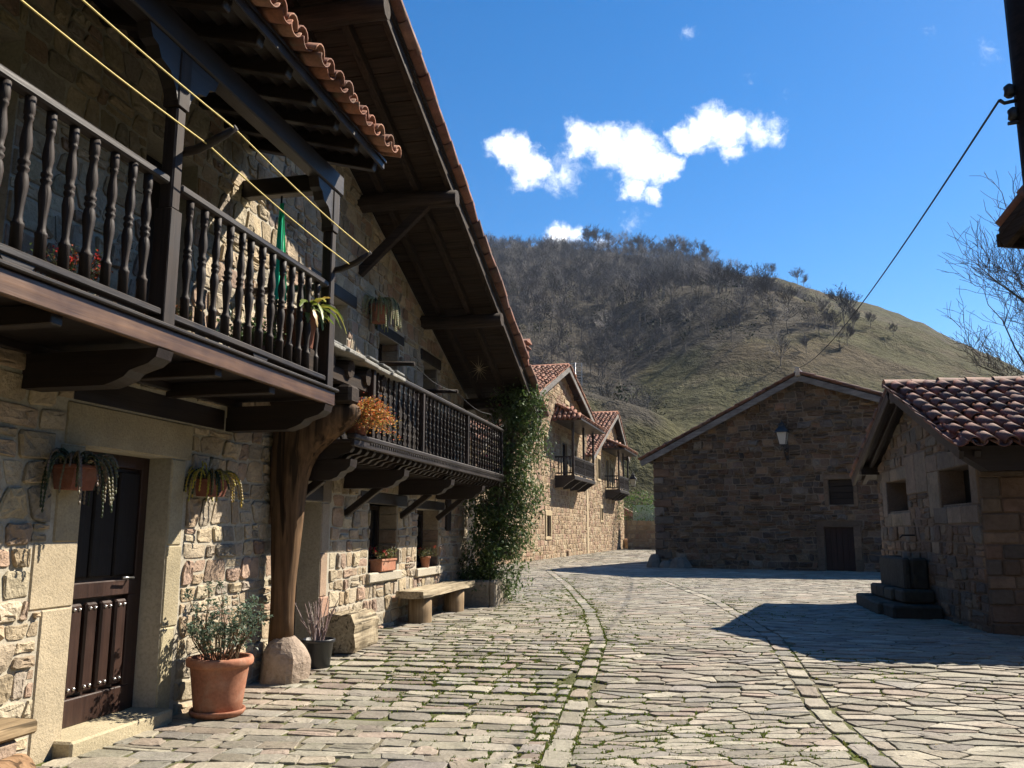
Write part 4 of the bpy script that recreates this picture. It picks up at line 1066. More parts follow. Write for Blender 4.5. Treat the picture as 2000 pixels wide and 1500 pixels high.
    for w, vc, av, au in secs:
        for k in range(n):
            a = 2 * math.pi * k / n; c, s_ = math.cos(a), math.sin(a); e = .8
            x = math.copysign(abs(c) ** e, c) * au; yv = math.copysign(abs(s_) ** e, s_) * av
            a2 = a + w * .5; wob = 1 + .12 * mnoise.noise((math.cos(a2) * 2, math.sin(a2) * 2, w * 1.2)) + .10 * mnoise.noise((math.cos(a2) * 5, math.sin(a2) * 5, w * .6))
            vs.append((1.70 + x * wob, -(vc + yv * wob), w))
    fs = [(i * n + k, i * n + (k + 1) % n, (i + 1) * n + (k + 1) % n, (i + 1) * n + k) for i in range(len(secs) - 1) for k in range(n)] + [tuple(range(n - 1, -1, -1)), tuple((len(secs) - 1) * n + k for k in range(n))]
    m.add(vs, fs, (1, 1, 1), True); tp = m.build('trunk_post', 'trunk_wood', H)
    m = MB(); vs = []; fs = []; nz_ = 11; n = 22
    for i in range(nz_):
        t = i / (nz_ - 1); r = (.222 + .02 * math.sin(t * 3)) * (1 - max(0, t - .5) ** 2 * 2.2)
        for k in range(n):
            a = 2 * math.pi * k / n; wob = 1 + .17 * mnoise.noise((math.cos(a) * 1.3, math.sin(a) * 1.3, t * 1.2 + 4)) + .06 * mnoise.noise((math.cos(a) * 4, math.sin(a) * 4, t * 3)) + .03 * mnoise.noise((math.cos(a) * 9, math.sin(a) * 9, t * 7)); e = .9
            vs.append((1.70 + math.copysign(abs(math.cos(a)) ** e, math.cos(a)) * r * wob * 1.02, -(.24 + math.copysign(abs(math.sin(a)) ** e, math.sin(a)) * r * wob * .95), .0 + t * .47))
    fs = [(i * n + k, i * n + (k + 1) % n, (i + 1) * n + (k + 1) % n, (i + 1) * n + k) for i in range(nz_ - 1) for k in range(n)] + [tuple((nz_ - 1) * n + k for k in range(n))]
    m.add(vs, fs, (.36, .28, .215)); m.build('stone_foot', 'rubble', tp)
    return H
house = build_big_house()

# ================================================================== BARN
def gable(u_peak, w_peak, sl, sr):
    return lambda u: w_peak - (u_peak - u) * sl if u < u_peak else w_peak - (u - u_peak) * sr
def lantern(name, label, frame, u, v_wall, w, group, size=1.0, arm=.55):
    t = thing(name, label, 'lantern', frame.world(u, v_wall, w), frame.rotz, group)
    s = size
    m = MB(); m.box(-.05 * s, .05 * s, -.03, 0, -.5 * s, .18 * s); m.tube([(0, -.02, -.42 * s), (0, -arm * .45, -.36 * s), (0, -arm * .8, -.2 * s), (0, -arm, -.02)], .02 * s, 6); m.tube([(0, -.02, -.05 * s), (0, -arm * .5, -.12 * s), (0, -arm * .8, -.2 * s)], .014 * s, 6); m.build('bracket', 'black_metal', t)
    c = (0, -arm, 0)
    def ring(r, z): return [(c[0] + sx * r, c[1] + sy * r, z * s) for sx, sy in ((-1, -1), (1, -1), (1, 1), (-1, 1))]
    m = MB(); vs = ring(.10 * s, .03) + ring(.17 * s, .42); m.add(vs, [(0, 1, 5, 4), (1, 2, 6, 5), (2, 3, 7, 6), (3, 0, 4, 7)]); m.build('glass', 'lamp_glass', t)
    m = MB(); vs = ring(.22 * s, .42) + ring(.20 * s, .47) + ring(.10 * s, .60) + ring(.09 * s, .68) + ring(.12 * s, .69) + ring(.03 * s, .76); fs = []
    for i in range(5):
        for k in range(4): fs.append((i * 4 + k, i * 4 + (k + 1) % 4, i * 4 + 4 + (k + 1) % 4, i * 4 + 4 + k))
    fs += [(3, 2, 1, 0), (20, 21, 22, 23)]; m.add(vs, fs); m.lathe([(.01 * s, .75 * s), (.025 * s, .78 * s), (.02 * s, .81 * s), (.004 * s, .86 * s)], 8, c)
    for sx, sy in ((-1, -1), (1, -1), (1, 1), (-1, 1)): m.beam((c[0] + sx * .10 * s, c[1] + sy * .10 * s, .03 * s), (c[0] + sx * .17 * s, c[1] + sy * .17 * s, .42 * s), .018 * s, .018 * s, ch=.002)
    m.box(c[0] - .11 * s, c[0] + .11 * s, c[1] - .11 * s, c[1] + .11 * s, -.01, .03 * s); m.build('frame', 'black_metal', t)
def build_barn():
    rng = random.Random(17)
    B = thing('stone_barn', 'brown rubble barn with low gable, standing in shade beyond the square', 'barn', FB.world(0, 0, 0), FB.rotz)
    top = gable(5.35, 6.72, .472, .375); OPS = [(5.84, 6.76, 0, 1.62), (6.06, 6.83, 2.36, 3.19)]
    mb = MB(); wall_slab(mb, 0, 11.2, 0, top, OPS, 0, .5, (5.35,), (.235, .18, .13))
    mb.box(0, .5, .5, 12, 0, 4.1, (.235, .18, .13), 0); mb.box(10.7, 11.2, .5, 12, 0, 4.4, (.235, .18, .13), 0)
    wall = mb.build('wall', 'mortar', B)
    EX = [(5.6, 5.84, .2, 1.7), (6.76, 7.0, .2, 1.7), (5.6, 7.05, 1.62, 1.84), (5.9, 7.0, 3.19, 3.36), (5.92, 6.06, 2.3, 3.19), (6.83, 6.98, 2.3, 3.19)]
    polys = rubble(0, 9.6, .1, 6.8, (.09, .25), (.15, .5), rng, OPS + EX, [(-.472, 1, 6.72 - .472 * 5.35), (.375, 1, 6.72 + .375 * 5.35)], und=.95, split=.2)
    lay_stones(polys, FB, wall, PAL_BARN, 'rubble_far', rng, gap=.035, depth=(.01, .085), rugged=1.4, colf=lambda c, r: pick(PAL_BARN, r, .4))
    w = .2; k = 0
    while w < 3.95:
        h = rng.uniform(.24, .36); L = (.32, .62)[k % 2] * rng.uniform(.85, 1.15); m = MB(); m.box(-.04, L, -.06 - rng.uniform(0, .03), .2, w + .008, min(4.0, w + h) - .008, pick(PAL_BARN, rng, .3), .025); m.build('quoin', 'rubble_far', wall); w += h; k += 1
    # side wall facing the lane (left) and its stones
    FBL = Frame(FB.world(0, 0)[:2], 119.35 - 90)
    for (a, b, c, d) in EX:
        n = max(1, round((d - c) / .42)); 
        for k in range(n):
            m = MB(); m.box(a + .005, b - .005, -.035, .2, c + (d - c) * k / n + .004, c + (d - c) * (k + 1) / n - .004, pick(PAL_BARN[:3], rng), .012); m.build('jamb_stone', 'rubble_far', wall)
    m = MB(); m.box(5.84, 6.76, .12, .17, .2, 1.62, (.7, .5, .45), 0); dr = m.build('door', 'wood_z', B)
    for k in range(5):
        m = MB(); m.box(5.85 + k * .182, 5.85 + (k + 1) * .182 - .008, .09, .125, .22, 1.6, (1.1, .7, .6), .006); m.build('plank', 'wood_z', dr)
    m = MB(); m.box(6.06, 6.83, .15, .2, 2.36, 3.19, ch=0); wn = m.build('window', 'dark_void', B)
    for k in range(4):
        m = MB(); m.box(6.07, 6.82, .1, .14, 2.38 + k * .2, 2.56 + k * .2, (.9, .9, .9), .006); m.build('board', 'old_x', wn)
    # roof
    m = MB()
    for a, b in ((5.35, -.42), (5.35, 11.6)):
        za, zb = top(a) + .03, top(b) + .03
        m.add([(a, -.28, za), (b, -.28, zb), (b, 12.3, zb), (a, 12.3, za), (a, -.28, za + .05), (b, -.28, zb + .05), (b, 12.3, zb + .05), (a, 12.3, za + .05)], [(0, 3, 2, 1), (4, 5, 6, 7), (0, 1, 5, 4), (1, 2, 6, 5), (2, 3, 7, 6), (3, 0, 4, 7)])
    roof = m.build('roof', 'old_y', B)
    for a, b in ((5.35, -.42), (5.35, 11.6)):
        m = MB(); m.beam((a, -.31, top(a) - .055), (b, -.31, top(b) - .055), .05, .2); m.build('barge_board', 'grey_x', roof)
    for uu in (.0, 2.6, 8.1):
        m = MB(); m.beam((uu, .3, top(uu) - .08), (uu, -.27, top(uu) - .08), .14, .16); m.build('purlin', 'old_y', roof)
    for a, b, n in ((5.35, -.42, 17), (5.35, 11.6, 18)):
        d = Vector((b - a, 0, top(b) - top(a))).normalized()
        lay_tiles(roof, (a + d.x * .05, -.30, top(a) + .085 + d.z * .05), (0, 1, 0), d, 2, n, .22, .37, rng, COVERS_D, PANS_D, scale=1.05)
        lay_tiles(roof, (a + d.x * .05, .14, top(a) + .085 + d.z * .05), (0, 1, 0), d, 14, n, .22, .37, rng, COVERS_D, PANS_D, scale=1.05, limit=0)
    m = MB()
    for k in range(6): m.lathe([(.10, 0), (.115, .42)], 8, (0, 0, 0))
    rd = MB(); rd.tube([(5.35, -.34, 6.86), (5.35, 3, 6.86)], .12, 8); rd.build('ridge_tile', 'tile', roof)
    m = MB(); m.box(5.27, 5.43, -.40, -.28, 6.72, 7.02, (.6, .5, .4), .02); m.build('finial', 'rubble_far', roof)
    lantern('wall_lantern', 'black wall lantern with frosted glass on the shaded barn gable', FB, 4.80, .02, 4.35, 'black street lanterns', 1.02, .62)
    for k, (u, v, r, h) in enumerate(((-.02, .25, .28, .52), (.45, .3, .3, .3), (.95, .28, .42, .42))):
        m = MB(); vs = []; n = 9
        for i in range(5):
            t = i / 4; rr = r * (1 - .55 * t ** 2)
            for q in range(n):
                a = 6.283 * q / n; wob = 1 + .25 * mnoise.noise((math.cos(a) + k * 7, math.sin(a), t * 1.3)); vs.append((rr * math.cos(a) * wob, rr * math.sin(a) * wob, h * t - .05))
        m.add(vs, [(i * n + q, i * n + (q + 1) % n, (i + 1) * n + (q + 1) % n, (i + 1) * n + q) for i in range(4) for q in range(n)] + [tuple(4 * n + q for q in range(n))], (.17, .15, .12))
        o = m.build('boulder', 'rubble_far', None, FB.world(u, v, .2))
        tag(o, ('upright weathered boulder against the left corner of the barn', 'small low boulder between the two larger ones at the barn foot', 'broad rounded boulder lying at the foot of the barn wall')[k], 'boulder', 'boulders at the barn corner')
build_barn()

# ================================================================== FOUNTAIN HOUSE (frame FH: u runs towards the camera, v out to the left)
def build_hut():
    rng = random.Random(29)
    Hh = thing('fountain_house', 'small stone fountain house with barrel tile roof at the right of the square', 'building', FH.world(0, 0, 0), FH.rotz)
    A0, A1, AP = 1.2, 6.55, 3.87
    top = gable(AP, 3.70, .40, .40); OPS = [(1.87, 3.18, 1.82, 2.38), (4.96, 6.27, 1.85, 2.39)]
    mb = MB(); wall_slab(mb, A0, A1, 0, top, OPS, 0, .4, (AP,), (.18, .13, .095))
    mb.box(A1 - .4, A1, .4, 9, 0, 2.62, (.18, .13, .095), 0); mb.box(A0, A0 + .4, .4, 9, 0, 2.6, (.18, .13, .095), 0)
    wall = mb.build('wall', 'mortar', Hh)
    EX = [(3.2, 4.4, 2.1, 2.75), (4.4, 4.94, 1.7, 2.4), (1.55, 1.87, 1.75, 2.45), (4.6, 6.5, 1.6, 1.85), (1.6, 3.3, 1.58, 1.82), (4.4, 6.4, 2.39, 2.66), (1.6, 3.2, 2.38, 2.6), (6.27, 6.54, 1.85, 2.39)]
    polys = rubble(A0, A1, .1, 3.7, (.11, .25), (.15, .45), rng, OPS + EX, [(-.40, 1, 3.70 - .40 * AP), (.40, 1, 3.70 + .40 * AP)], und=.4, split=.2)
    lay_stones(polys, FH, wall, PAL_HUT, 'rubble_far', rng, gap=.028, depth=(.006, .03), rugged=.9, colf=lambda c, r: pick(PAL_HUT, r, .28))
    for (a, b, c, d) in EX:
        n = max(1, round((b - a) / .62)); cut = [a] + sorted(a + (b - a) * (k + rng.uniform(-.2, .2)) / n for k in range(1, n)) + [b]
        for x0, x1 in zip(cut, cut[1:]):
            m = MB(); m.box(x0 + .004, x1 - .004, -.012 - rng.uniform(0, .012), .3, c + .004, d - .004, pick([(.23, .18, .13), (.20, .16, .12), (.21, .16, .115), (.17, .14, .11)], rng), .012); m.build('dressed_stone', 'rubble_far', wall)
    w = .1
    while w < 2.5:
        h = min(rng.uniform(.14, .30) if w < 2.0 else .3, 2.56 - w); v = 0.0
        while v < 3.0:
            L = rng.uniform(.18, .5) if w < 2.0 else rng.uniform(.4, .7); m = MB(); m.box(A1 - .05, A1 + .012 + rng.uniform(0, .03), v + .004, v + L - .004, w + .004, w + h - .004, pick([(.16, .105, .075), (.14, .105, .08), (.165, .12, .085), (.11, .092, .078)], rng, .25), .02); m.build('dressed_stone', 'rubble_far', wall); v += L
        w += h
    for (a, b, c, d) in OPS:
        m = MB(); m.box(a, b, .34, .39, c, d, (1, 1, 1), 0); wn = m.build('window', 'dark_void', Hh)
        m = MB(); m.box(a, b, .02, .33, c, c + .03, (.2, .16, .12), .005); m.build('window_ledge', 'rubble_far', wn)
    rt = lambda u: top(u) + .09
    m = MB(); U0, U1, v0 = .66, 7.05, -.37
    for a, b in ((AP, U0), (AP, U1)):
        m.add([(a, v0, rt(a)), (b, v0, rt(b)), (b, 9.4, rt(b)), (a, 9.4, rt(a)), (a, v0, rt(a) + .05), (b, v0, rt(b) + .05), (b, 9.4, rt(b) + .05), (a, 9.4, rt(a) + .05)], [(0, 3, 2, 1), (4, 5, 6, 7), (0, 1, 5, 4), (1, 2, 6, 5), (2, 3, 7, 6), (3, 0, 4, 7)])
    roof = m.build('roof', 'wood_y', Hh)
    for uu in (A0 + .1, AP, A1 - .1):
        m = MB(); m.beam((uu, .3, top(uu) - .02), (uu, -.33, top(uu) - .02), .16, .18); m.build('purlin', 'wood_y', roof)
    for a, b in ((AP - .05, U0), (AP + .05, U1)):
        m = MB(); m.beam((a, -.335, rt(a) - .06), (b, -.335, rt(b) - .06), .06, .12); m.build('rafter', 'wood_x', roof)
        m = MB(); m.beam((a, -.14, rt(a) - .055), (b, -.14, rt(b) - .055), .08, .10); m.build('rafter', 'wood_x', roof)
    m = MB(); m.prism([(-.33, 2.56), (-.33, 2.48), (-.02, 2.26), (9, 2.26), (9, 2.56)], 0, 6.72, 6.98); m.build('eaves_beam', 'wood_y', roof)
    d = Vector((1, 0, -.40)).normalized(); nr = 9
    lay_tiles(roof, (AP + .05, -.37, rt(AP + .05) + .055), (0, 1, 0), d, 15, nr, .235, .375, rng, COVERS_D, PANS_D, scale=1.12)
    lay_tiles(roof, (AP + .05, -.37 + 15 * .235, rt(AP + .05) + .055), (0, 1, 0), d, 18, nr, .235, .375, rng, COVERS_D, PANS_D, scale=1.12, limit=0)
    d2 = Vector((-1, 0, -.40)).normalized()
    lay_tiles(roof, (AP - .05, -.27, rt(AP - .05) + .055), (0, 1, 0), d2, 1, nr, .235, .375, rng, COVERS_D, PANS_D, scale=1.12)
    lay_tiles(roof, (AP - .05, -.035, rt(AP - .05) + .055), (0, 1, 0), d2, 6, nr, .235, .375, rng, COVERS_D, PANS_D, scale=1.12, limit=0)
    m0 = MB(); n = 9; vs = []
    for y, r in ((0, .125), (.46, .105)):
        for i in range(n + 1): a = math.pi * i / n; vs.append((r * 1.1 * math.cos(a), y, r * math.sin(a)))
    m0.add(vs, [(i, i + 1, n + 2 + i, n + 1 + i) for i in range(n)] + [tuple(range(n + 1))], (.22, .13, .10), True); rd = m0.data('ridge_tile'); rd.materials.append(MATS['tile'])
    for k in range(14): o = link('ridge_tile', rd, None, roof, (AP, -.42 + k * .42, rt(AP) + .075 + rng.uniform(-.008, .012))); o.rotation_euler = (rng.uniform(-.03, .03), 0, rng.uniform(-.04, .04))
    T = thing('stone_trough', 'dark stone trough on a stepped plinth under the fountain house gable', 'trough', FH.world(3.4, .0, .2), FH.rotz)
    m = MB(); sc = (.05, .048, .04)
    m.box(-.8, .75, -.40, -.29, .38, .88, sc, .04); m.box(-.8, -.68, -.29, -.03, .38, .88, sc, .04); m.box(.63, .75, -.29, -.03, .38, .88, sc, .04); m.box(-.68, .63, -.29, -.03, .38, .6, sc, .02); m.build('basin', 'rubble_far', T)
    for (a, b, vv, z0, z1) in ((-.95, 1.0, .52, .2, .40), (-1.25, 1.35, .78, -.05, .2)):
        n = 4
        for k in range(n):
            m = MB(); m.box(a + (b - a) * k / n + .005, a + (b - a) * (k + 1) / n - .005, -vv + rng.uniform(-.04, .04), -.03, z0, z1 + rng.uniform(-.012, .008), pick([(.055, .052, .042), (.07, .064, .05)], rng), .03); m.build('step', 'rubble_far', T)
    t = MB(); t.tube([(0, 0, 0), (0, -.22, .0), (0, -.27, -.05)], .014, 6); o = t.build('spout', 'black_metal', None, FH.world(3.52, .0, 1.43)); o.rotation_euler = (0, 0, FH.rotz)
    tag(o, 'short black iron spout in the fountain house wall', 'spout')
build_hut()

# ================================================================== HOUSES DOWN THE STREET (frame FS)
def far_window(parent, u0, u1, w0, w1, dep=.12, sur=(.46, .36, .22), shutter=None):
    m = MB(); m.box(u0, u1, dep, dep + .04, w0, w1, ch=0); o = m.build('window', 'dark_glass' if not shutter else 'painted', parent)
    m = MB(); e = .07
    m.box(u0 + .0, u0 + e, dep - .05, dep + .03, w0, w1); m.box(u1 - e, u1, dep - .05, dep + .03, w0, w1); m.box(u0 + e, u1 - e, dep - .05, dep + .03, w1 - e, w1); m.box((u0 + u1) / 2 - .03, (u0 + u1) / 2 + .03, dep - .05, dep + .03, w0, w1 - e); m.build('window_frame', 'wood_z', o)
    if sur:
        for (a, b, c, d) in ((u0 - .2, u0, w0 - .02, w1 + .02), (u1, u1 + .2, w0 - .02, w1 + .02), (u0 - .28, u1 + .28, w1 + .02, w1 + .27), (u0 - .25, u1 + .25, w0 - .17, w0 - .02)):
            m = MB(); m.box(a + .004, b - .004, -.055, .1, c + .004, d - .004, sur, .015); m.build('window_surround', 'sandstone', o)
def small_balcony(parent, u0, u1, w_floor, w_rail, V, roof_u0, roof_u1, roof_v, w_eave, w_top, rng, post_n=3, solid=False):
    m = MB(); m.box(u0, u1, -V, 0, w_floor - .1, w_floor, ch=.01); b = m.build('balcony', 'wood_x', parent)
    m = MB(); m.box(u0 - .03, u1 + .03, -V - .04, -V + .04, w_floor - .2, w_floor - .02, ch=.01); m.build('fascia', 'wood_x', b)
    for k in range(4):
        u = u0 + .1 + (u1 - u0 - .2) * k / 3; m = MB(); m.prism([(0, w_floor - .62), (-V * .45, w_floor - .58), (-V * .7, w_floor - .38), (-V * .98, w_floor - .21), (-V * .98, w_floor - .105), (0, w_floor - .105)], 0, u - .09, u + .09); m.build('bracket', 'wood_y', b)
    for u in [u0 + (u1 - u0) * k / (post_n - 1) for k in range(post_n)]:
        u = min(max(u, u0 + .06), u1 - .06); m = MB(); m.box(u - .055, u + .055, -V, -V + .11, w_floor + .001, w_eave - .02); m.build('post', 'wood_z', b)
    m = MB(); m.box(u0, u1, -V + .01, -V + .10, w_rail - .08, w_rail); m.box(u0, u0 + .08, -V + .1, 0, w_rail - .08, w_rail); m.box(u1 - .08, u1, -V + .1, 0, w_rail - .08, w_rail); m.build('top_rail', 'wood_x', b)
    m = MB(); m.box(u0, u1, -V + .02, -V + .09, w_floor + .08, w_floor + .14); m.box(u0, u0 + .07, -V + .09, 0, w_floor + .08, w_floor + .14); m.build('bottom_rail', 'wood_x', b)
    pd = MB(); h = w_rail - .08 - (w_floor + .14); pd.lathe([(.03, 0), (.035, .1 * h), (.02, .15 * h), (.036, .4 * h), (.02, .5 * h), (.036, .6 * h), (.02, .85 * h), (.03, h)], 6); bd = pd.data('baluster'); bd.materials.append(MATS['wood_z'])
    n = int((u1 - u0) / .17)
    for k in range(n): link('baluster', bd, None, b, (u0 + (k + .5) * (u1 - u0) / n, -V + .055, w_floor + .14))
    for k in range(5):
        for uu in (u0 + .035, u1 - .035): link('baluster', bd, None, b, (uu, -V + .2 + k * (V - .25) / 5, w_floor + .14))
    # hipped lean-to roof
    hip = roof_v * .75; th = .09
    P = [(roof_u0, 0, w_eave), (roof_u0, -roof_v, w_eave), (roof_u1, -roof_v, w_eave), (roof_u1, 0, w_eave), (roof_u0 + hip, 0, w_top), (roof_u1 - hip, 0, w_top)]
    vs = P + [(x, y, z + th) for x, y, z in P]
    m = MB(); m.add(vs, [(0, 1, 2, 3), (6, 10, 7), (7, 10, 11, 8), (8, 11, 9), (0, 6, 7, 1), (1, 7, 8, 2), (2, 8, 9, 3), (0, 4, 10, 6)]); r = m.build('balcony_roof', 'wood_x', parent)
    # tiles: front slope and near hip
    d = Vector((0, -roof_v, w_eave - w_top)).normalized(); Ls = math.hypot(roof_v, w_top - w_eave); rows = max(1, int(Ls / .34)); sp = .25
    cols = int((roof_u1 - roof_u0) / sp)
    def cond(c, rr):
        x = (c + .5) * sp; s = rr * .34 / Ls * roof_v; need = hip * (1 - (s + .2) / roof_v); return need - .15 < x < (roof_u1 - roof_u0) - need + .15
    lay_tiles(r, (roof_u0, 0, w_top + th), (1, 0, 0), d, cols, rows, sp, .36, rng, scale=1.25, cond=cond)
    d2 = Vector((-hip, 0, w_eave - w_top)).normalized(); Lh = math.hypot(hip, w_top - w_eave); rows = max(1, int(Lh / .34)); cols = int(roof_v / sp)
    def cond2(c, rr): return (c + .5) * sp < roof_v * ((rr + 1) * .36 / Lh) + .1
    lay_tiles(r, (roof_u0 + hip, 0, w_top + th), (0, -1, 0), d2, cols, rows, sp, .36, rng, scale=1.25, cond=cond2)
    return b
def street_house(name, label, u0, u1, upk, wpk, sl, sr, wdep, OPS, rng, limit, sur=True, depth=9, seed=0):
    O = FS.world(0, 0, 0); T = thing(name, label, 'house', O, FS.rotz, 'stone houses down the street'); top = gable(upk, wpk, sl, sr)
    mb = MB(); wall_slab(mb, u0, u1, 0, top, OPS, 0, .5, (upk,), (.42, .33, .22)); mb.box(u0, u0 + .4, .5, depth, 0, top(u0) - .02, (.4, .3, .2), 0); mb.box(u1 - .4, u1, .5, depth, 0, top(u1) - .02, (.4, .3, .2), 0); wall = mb.build('wall', 'mortar', T)
    polys = rubble(u0, u1, .15, wpk, (.16, .29), (.2, .52), rng, OPS + [(a - .3, b + .3, c - .2, d + .3) for a, b, c, d in OPS], [(-sl, 1, wpk - sl * upk), (sr, 1, wpk + sr * upk)], und=.35, split=.15)
    lay_stones(polys, FS, wall, PAL_FAR, 'rubble_far', rng, gap=.032, depth=(.01, .035), rugged=1.2, limit=limit)
    for q in OPS: far_window(T, *q)
    m = MB(); ov = .45; e0, e1 = u0 - .4, u1 + .35
    for a, b in ((upk, e0), (upk, e1)):
        za, zb = top(a) + .04, top(b) + .04
        m.add([(a, -ov, za), (b, -ov, zb), (b, depth, zb), (a, depth, za), (a, -ov, za + .06), (b, -ov, zb + .06), (b, depth, zb + .06), (a, depth, za + .06)], [(0, 3, 2, 1), (4, 5, 6, 7), (0, 1, 5, 4), (1, 2, 6, 5), (2, 3, 7, 6), (3, 0, 4, 7)])
    roof = m.build('roof', 'old_y', T)
    for a, b in ((upk, e0), (upk, e1)):
        m = MB(); m.beam((a, -ov - .03, top(a) - .06), (b, -ov - .03, top(b) - .06), .06, .26); m.build('barge_board', 'grey_x', roof)
    for k in range(2):
        for a, e in ((upk, e0), (upk, e1)):
            uu = a + (e - a) * (.45 + .4 * k); m = MB(); m.beam((uu, .3, top(uu) - .15), (uu, -ov + .04, top(uu) - .15), .18, .2); m.build('purlin', 'old_y', roof)
    d = Vector((e0 - upk, 0, top(e0) - top(upk))); L = d.length; rows = int(L / .4); d.normalize()
    lay_tiles(roof, (upk, -ov, top(upk) + .105), (0, 1, 0), d, 10, rows, .28, .41, rng, scale=1.32, limit=220)
    d = Vector((e1 - upk, 0, top(e1) - top(upk))); L = d.length; rows = int(L / .4); d.normalize()
    lay_tiles(roof, (upk, -ov, top(upk) + .105), (0, 1, 0), d, 2, rows, .28, .41, rng, scale=1.32)
    rd = MB(); rd.tube([(upk, -ov - .03, top(upk) + .14), (upk, depth, top(upk) + .14)], .15, 8, (.40, .18, .11)); rd.build('ridge_tile', 'tile', roof)
    return T, top, roof
def build_street():
    rng = random.Random(37)
    T, top, roof = street_house('stone_house', 'tall sunlit stone house with brick chimney and roofed timber balcony, behind the climbing shrub', -8.0, 12.8, 5.9, 9.95, .37, .30, 0, [(2.55, 3.35, 1.25, 2.2), (6.0, 7.2, 4.05, 6.1), (8.6, 9.5, 4.6, 5.9), (7.0, 7.6, 7.3, 8.2), (2.0, 2.6, 5.2, 6.0)], rng, 300)
    small_balcony(T, 4.4, 9.87, 4.25, 5.21, 1.0, 3.9, 10.7, 1.5, 6.95, 7.75, rng)
    c = MB(); c.box(.55, 1.2, .45, 1.05, 7.6, 10.05, (.34, .15, .10), .02); ch = c.build('chimney', 'brick', T)
    m = MB(); m.box(.45, 1.3, .35, 1.15, 10.05, 10.12, (.34, .17, .12), .02); m.prism([(.42, 10.34), (.875, 10.52), (1.33, 10.34), (1.33, 10.30), (.42, 10.30)], 1, .33, 1.17, (.34, .17, .12)); m.box(.5, .6, .45, 1.05, 10.12, 10.3, (.34, .15, .1)); m.box(1.15, 1.25, .45, 1.05, 10.12, 10.3, (.34, .15, .1)); m.build('chimney_cap', 'brick', ch)
    # small doorway block at the foot
    m = MB(); m.box(6.9, 7.5, -.12, .3, .1, .5, (.35, .25, .16), .03); m.build('foot_stone', 'rubble_far', T)
    m = MB(); m.box(12.3, 12.8, -.05, .1, .1, 4.4, (.46, .36, .23), .02); m.build('quoin_strip', 'sandstone', T)
    T2, top2, roof2 = street_house('stone_house', 'lower stone house with small covered balcony at the far end of the street', 12.85, 26.6, 21.8, 9.55, .40, .55, 0, [(16.1, 16.9, 4.8, 6.0), (19.2, 20.2, 4.35, 6.2), (21.2, 22, 4.6, 5.8), (17, 17.6, 2.2, 2.9)], rng, 240)
    small_balcony(T2, 18.7, 22.8, 4.2, 5.12, 1.0, 17.9, 23.8, 1.5, 6.75, 7.4, rng, solid=True)
    m = MB(); m.box(25.9, 26.7, -.5, .0, .15, .95, (.42, .27, .18), .12); o = m.build('boulder', 'rubble_far', None, None); o.location = FS.world(0, 0, 0); o.rotation_euler = (0, 0, FS.rotz); tag(o, 'reddish guard stone at the far corner of the lower street house', 'boulder')
    lantern('wall_lantern', 'distant black lantern beside the small far balcony', FS, 25.4, .02, 4.7, 'black street lanterns', 1.25, .9)
    # aerial grid behind the ridge of the taller house
    A = thing('grid_antenna', 'tilted wire grid aerial on a mast behind the tall street house', 'antenna', FS.world(12.6, -.6, 7.7), FS.rotz)
    m = MB(); m.tube([(0, 0, 0), (0, 0, 3.9)], .035, 6); m.build('mast', 'steel', A)
    m = MB()
    for k in range(9): m.beam((-.1, -.42, 2.5 + k * .16), (.12, .42, 2.62 + k * .16), .03, .03, ch=.002)
    for s in (-.42, 0, .42): m.beam((s * .25, s, 2.5 + s * .14), (s * .25, s, 3.9 + s * .14), .035, .035, ch=.002)
    m.build('grid', 'steel', A)
build_street()

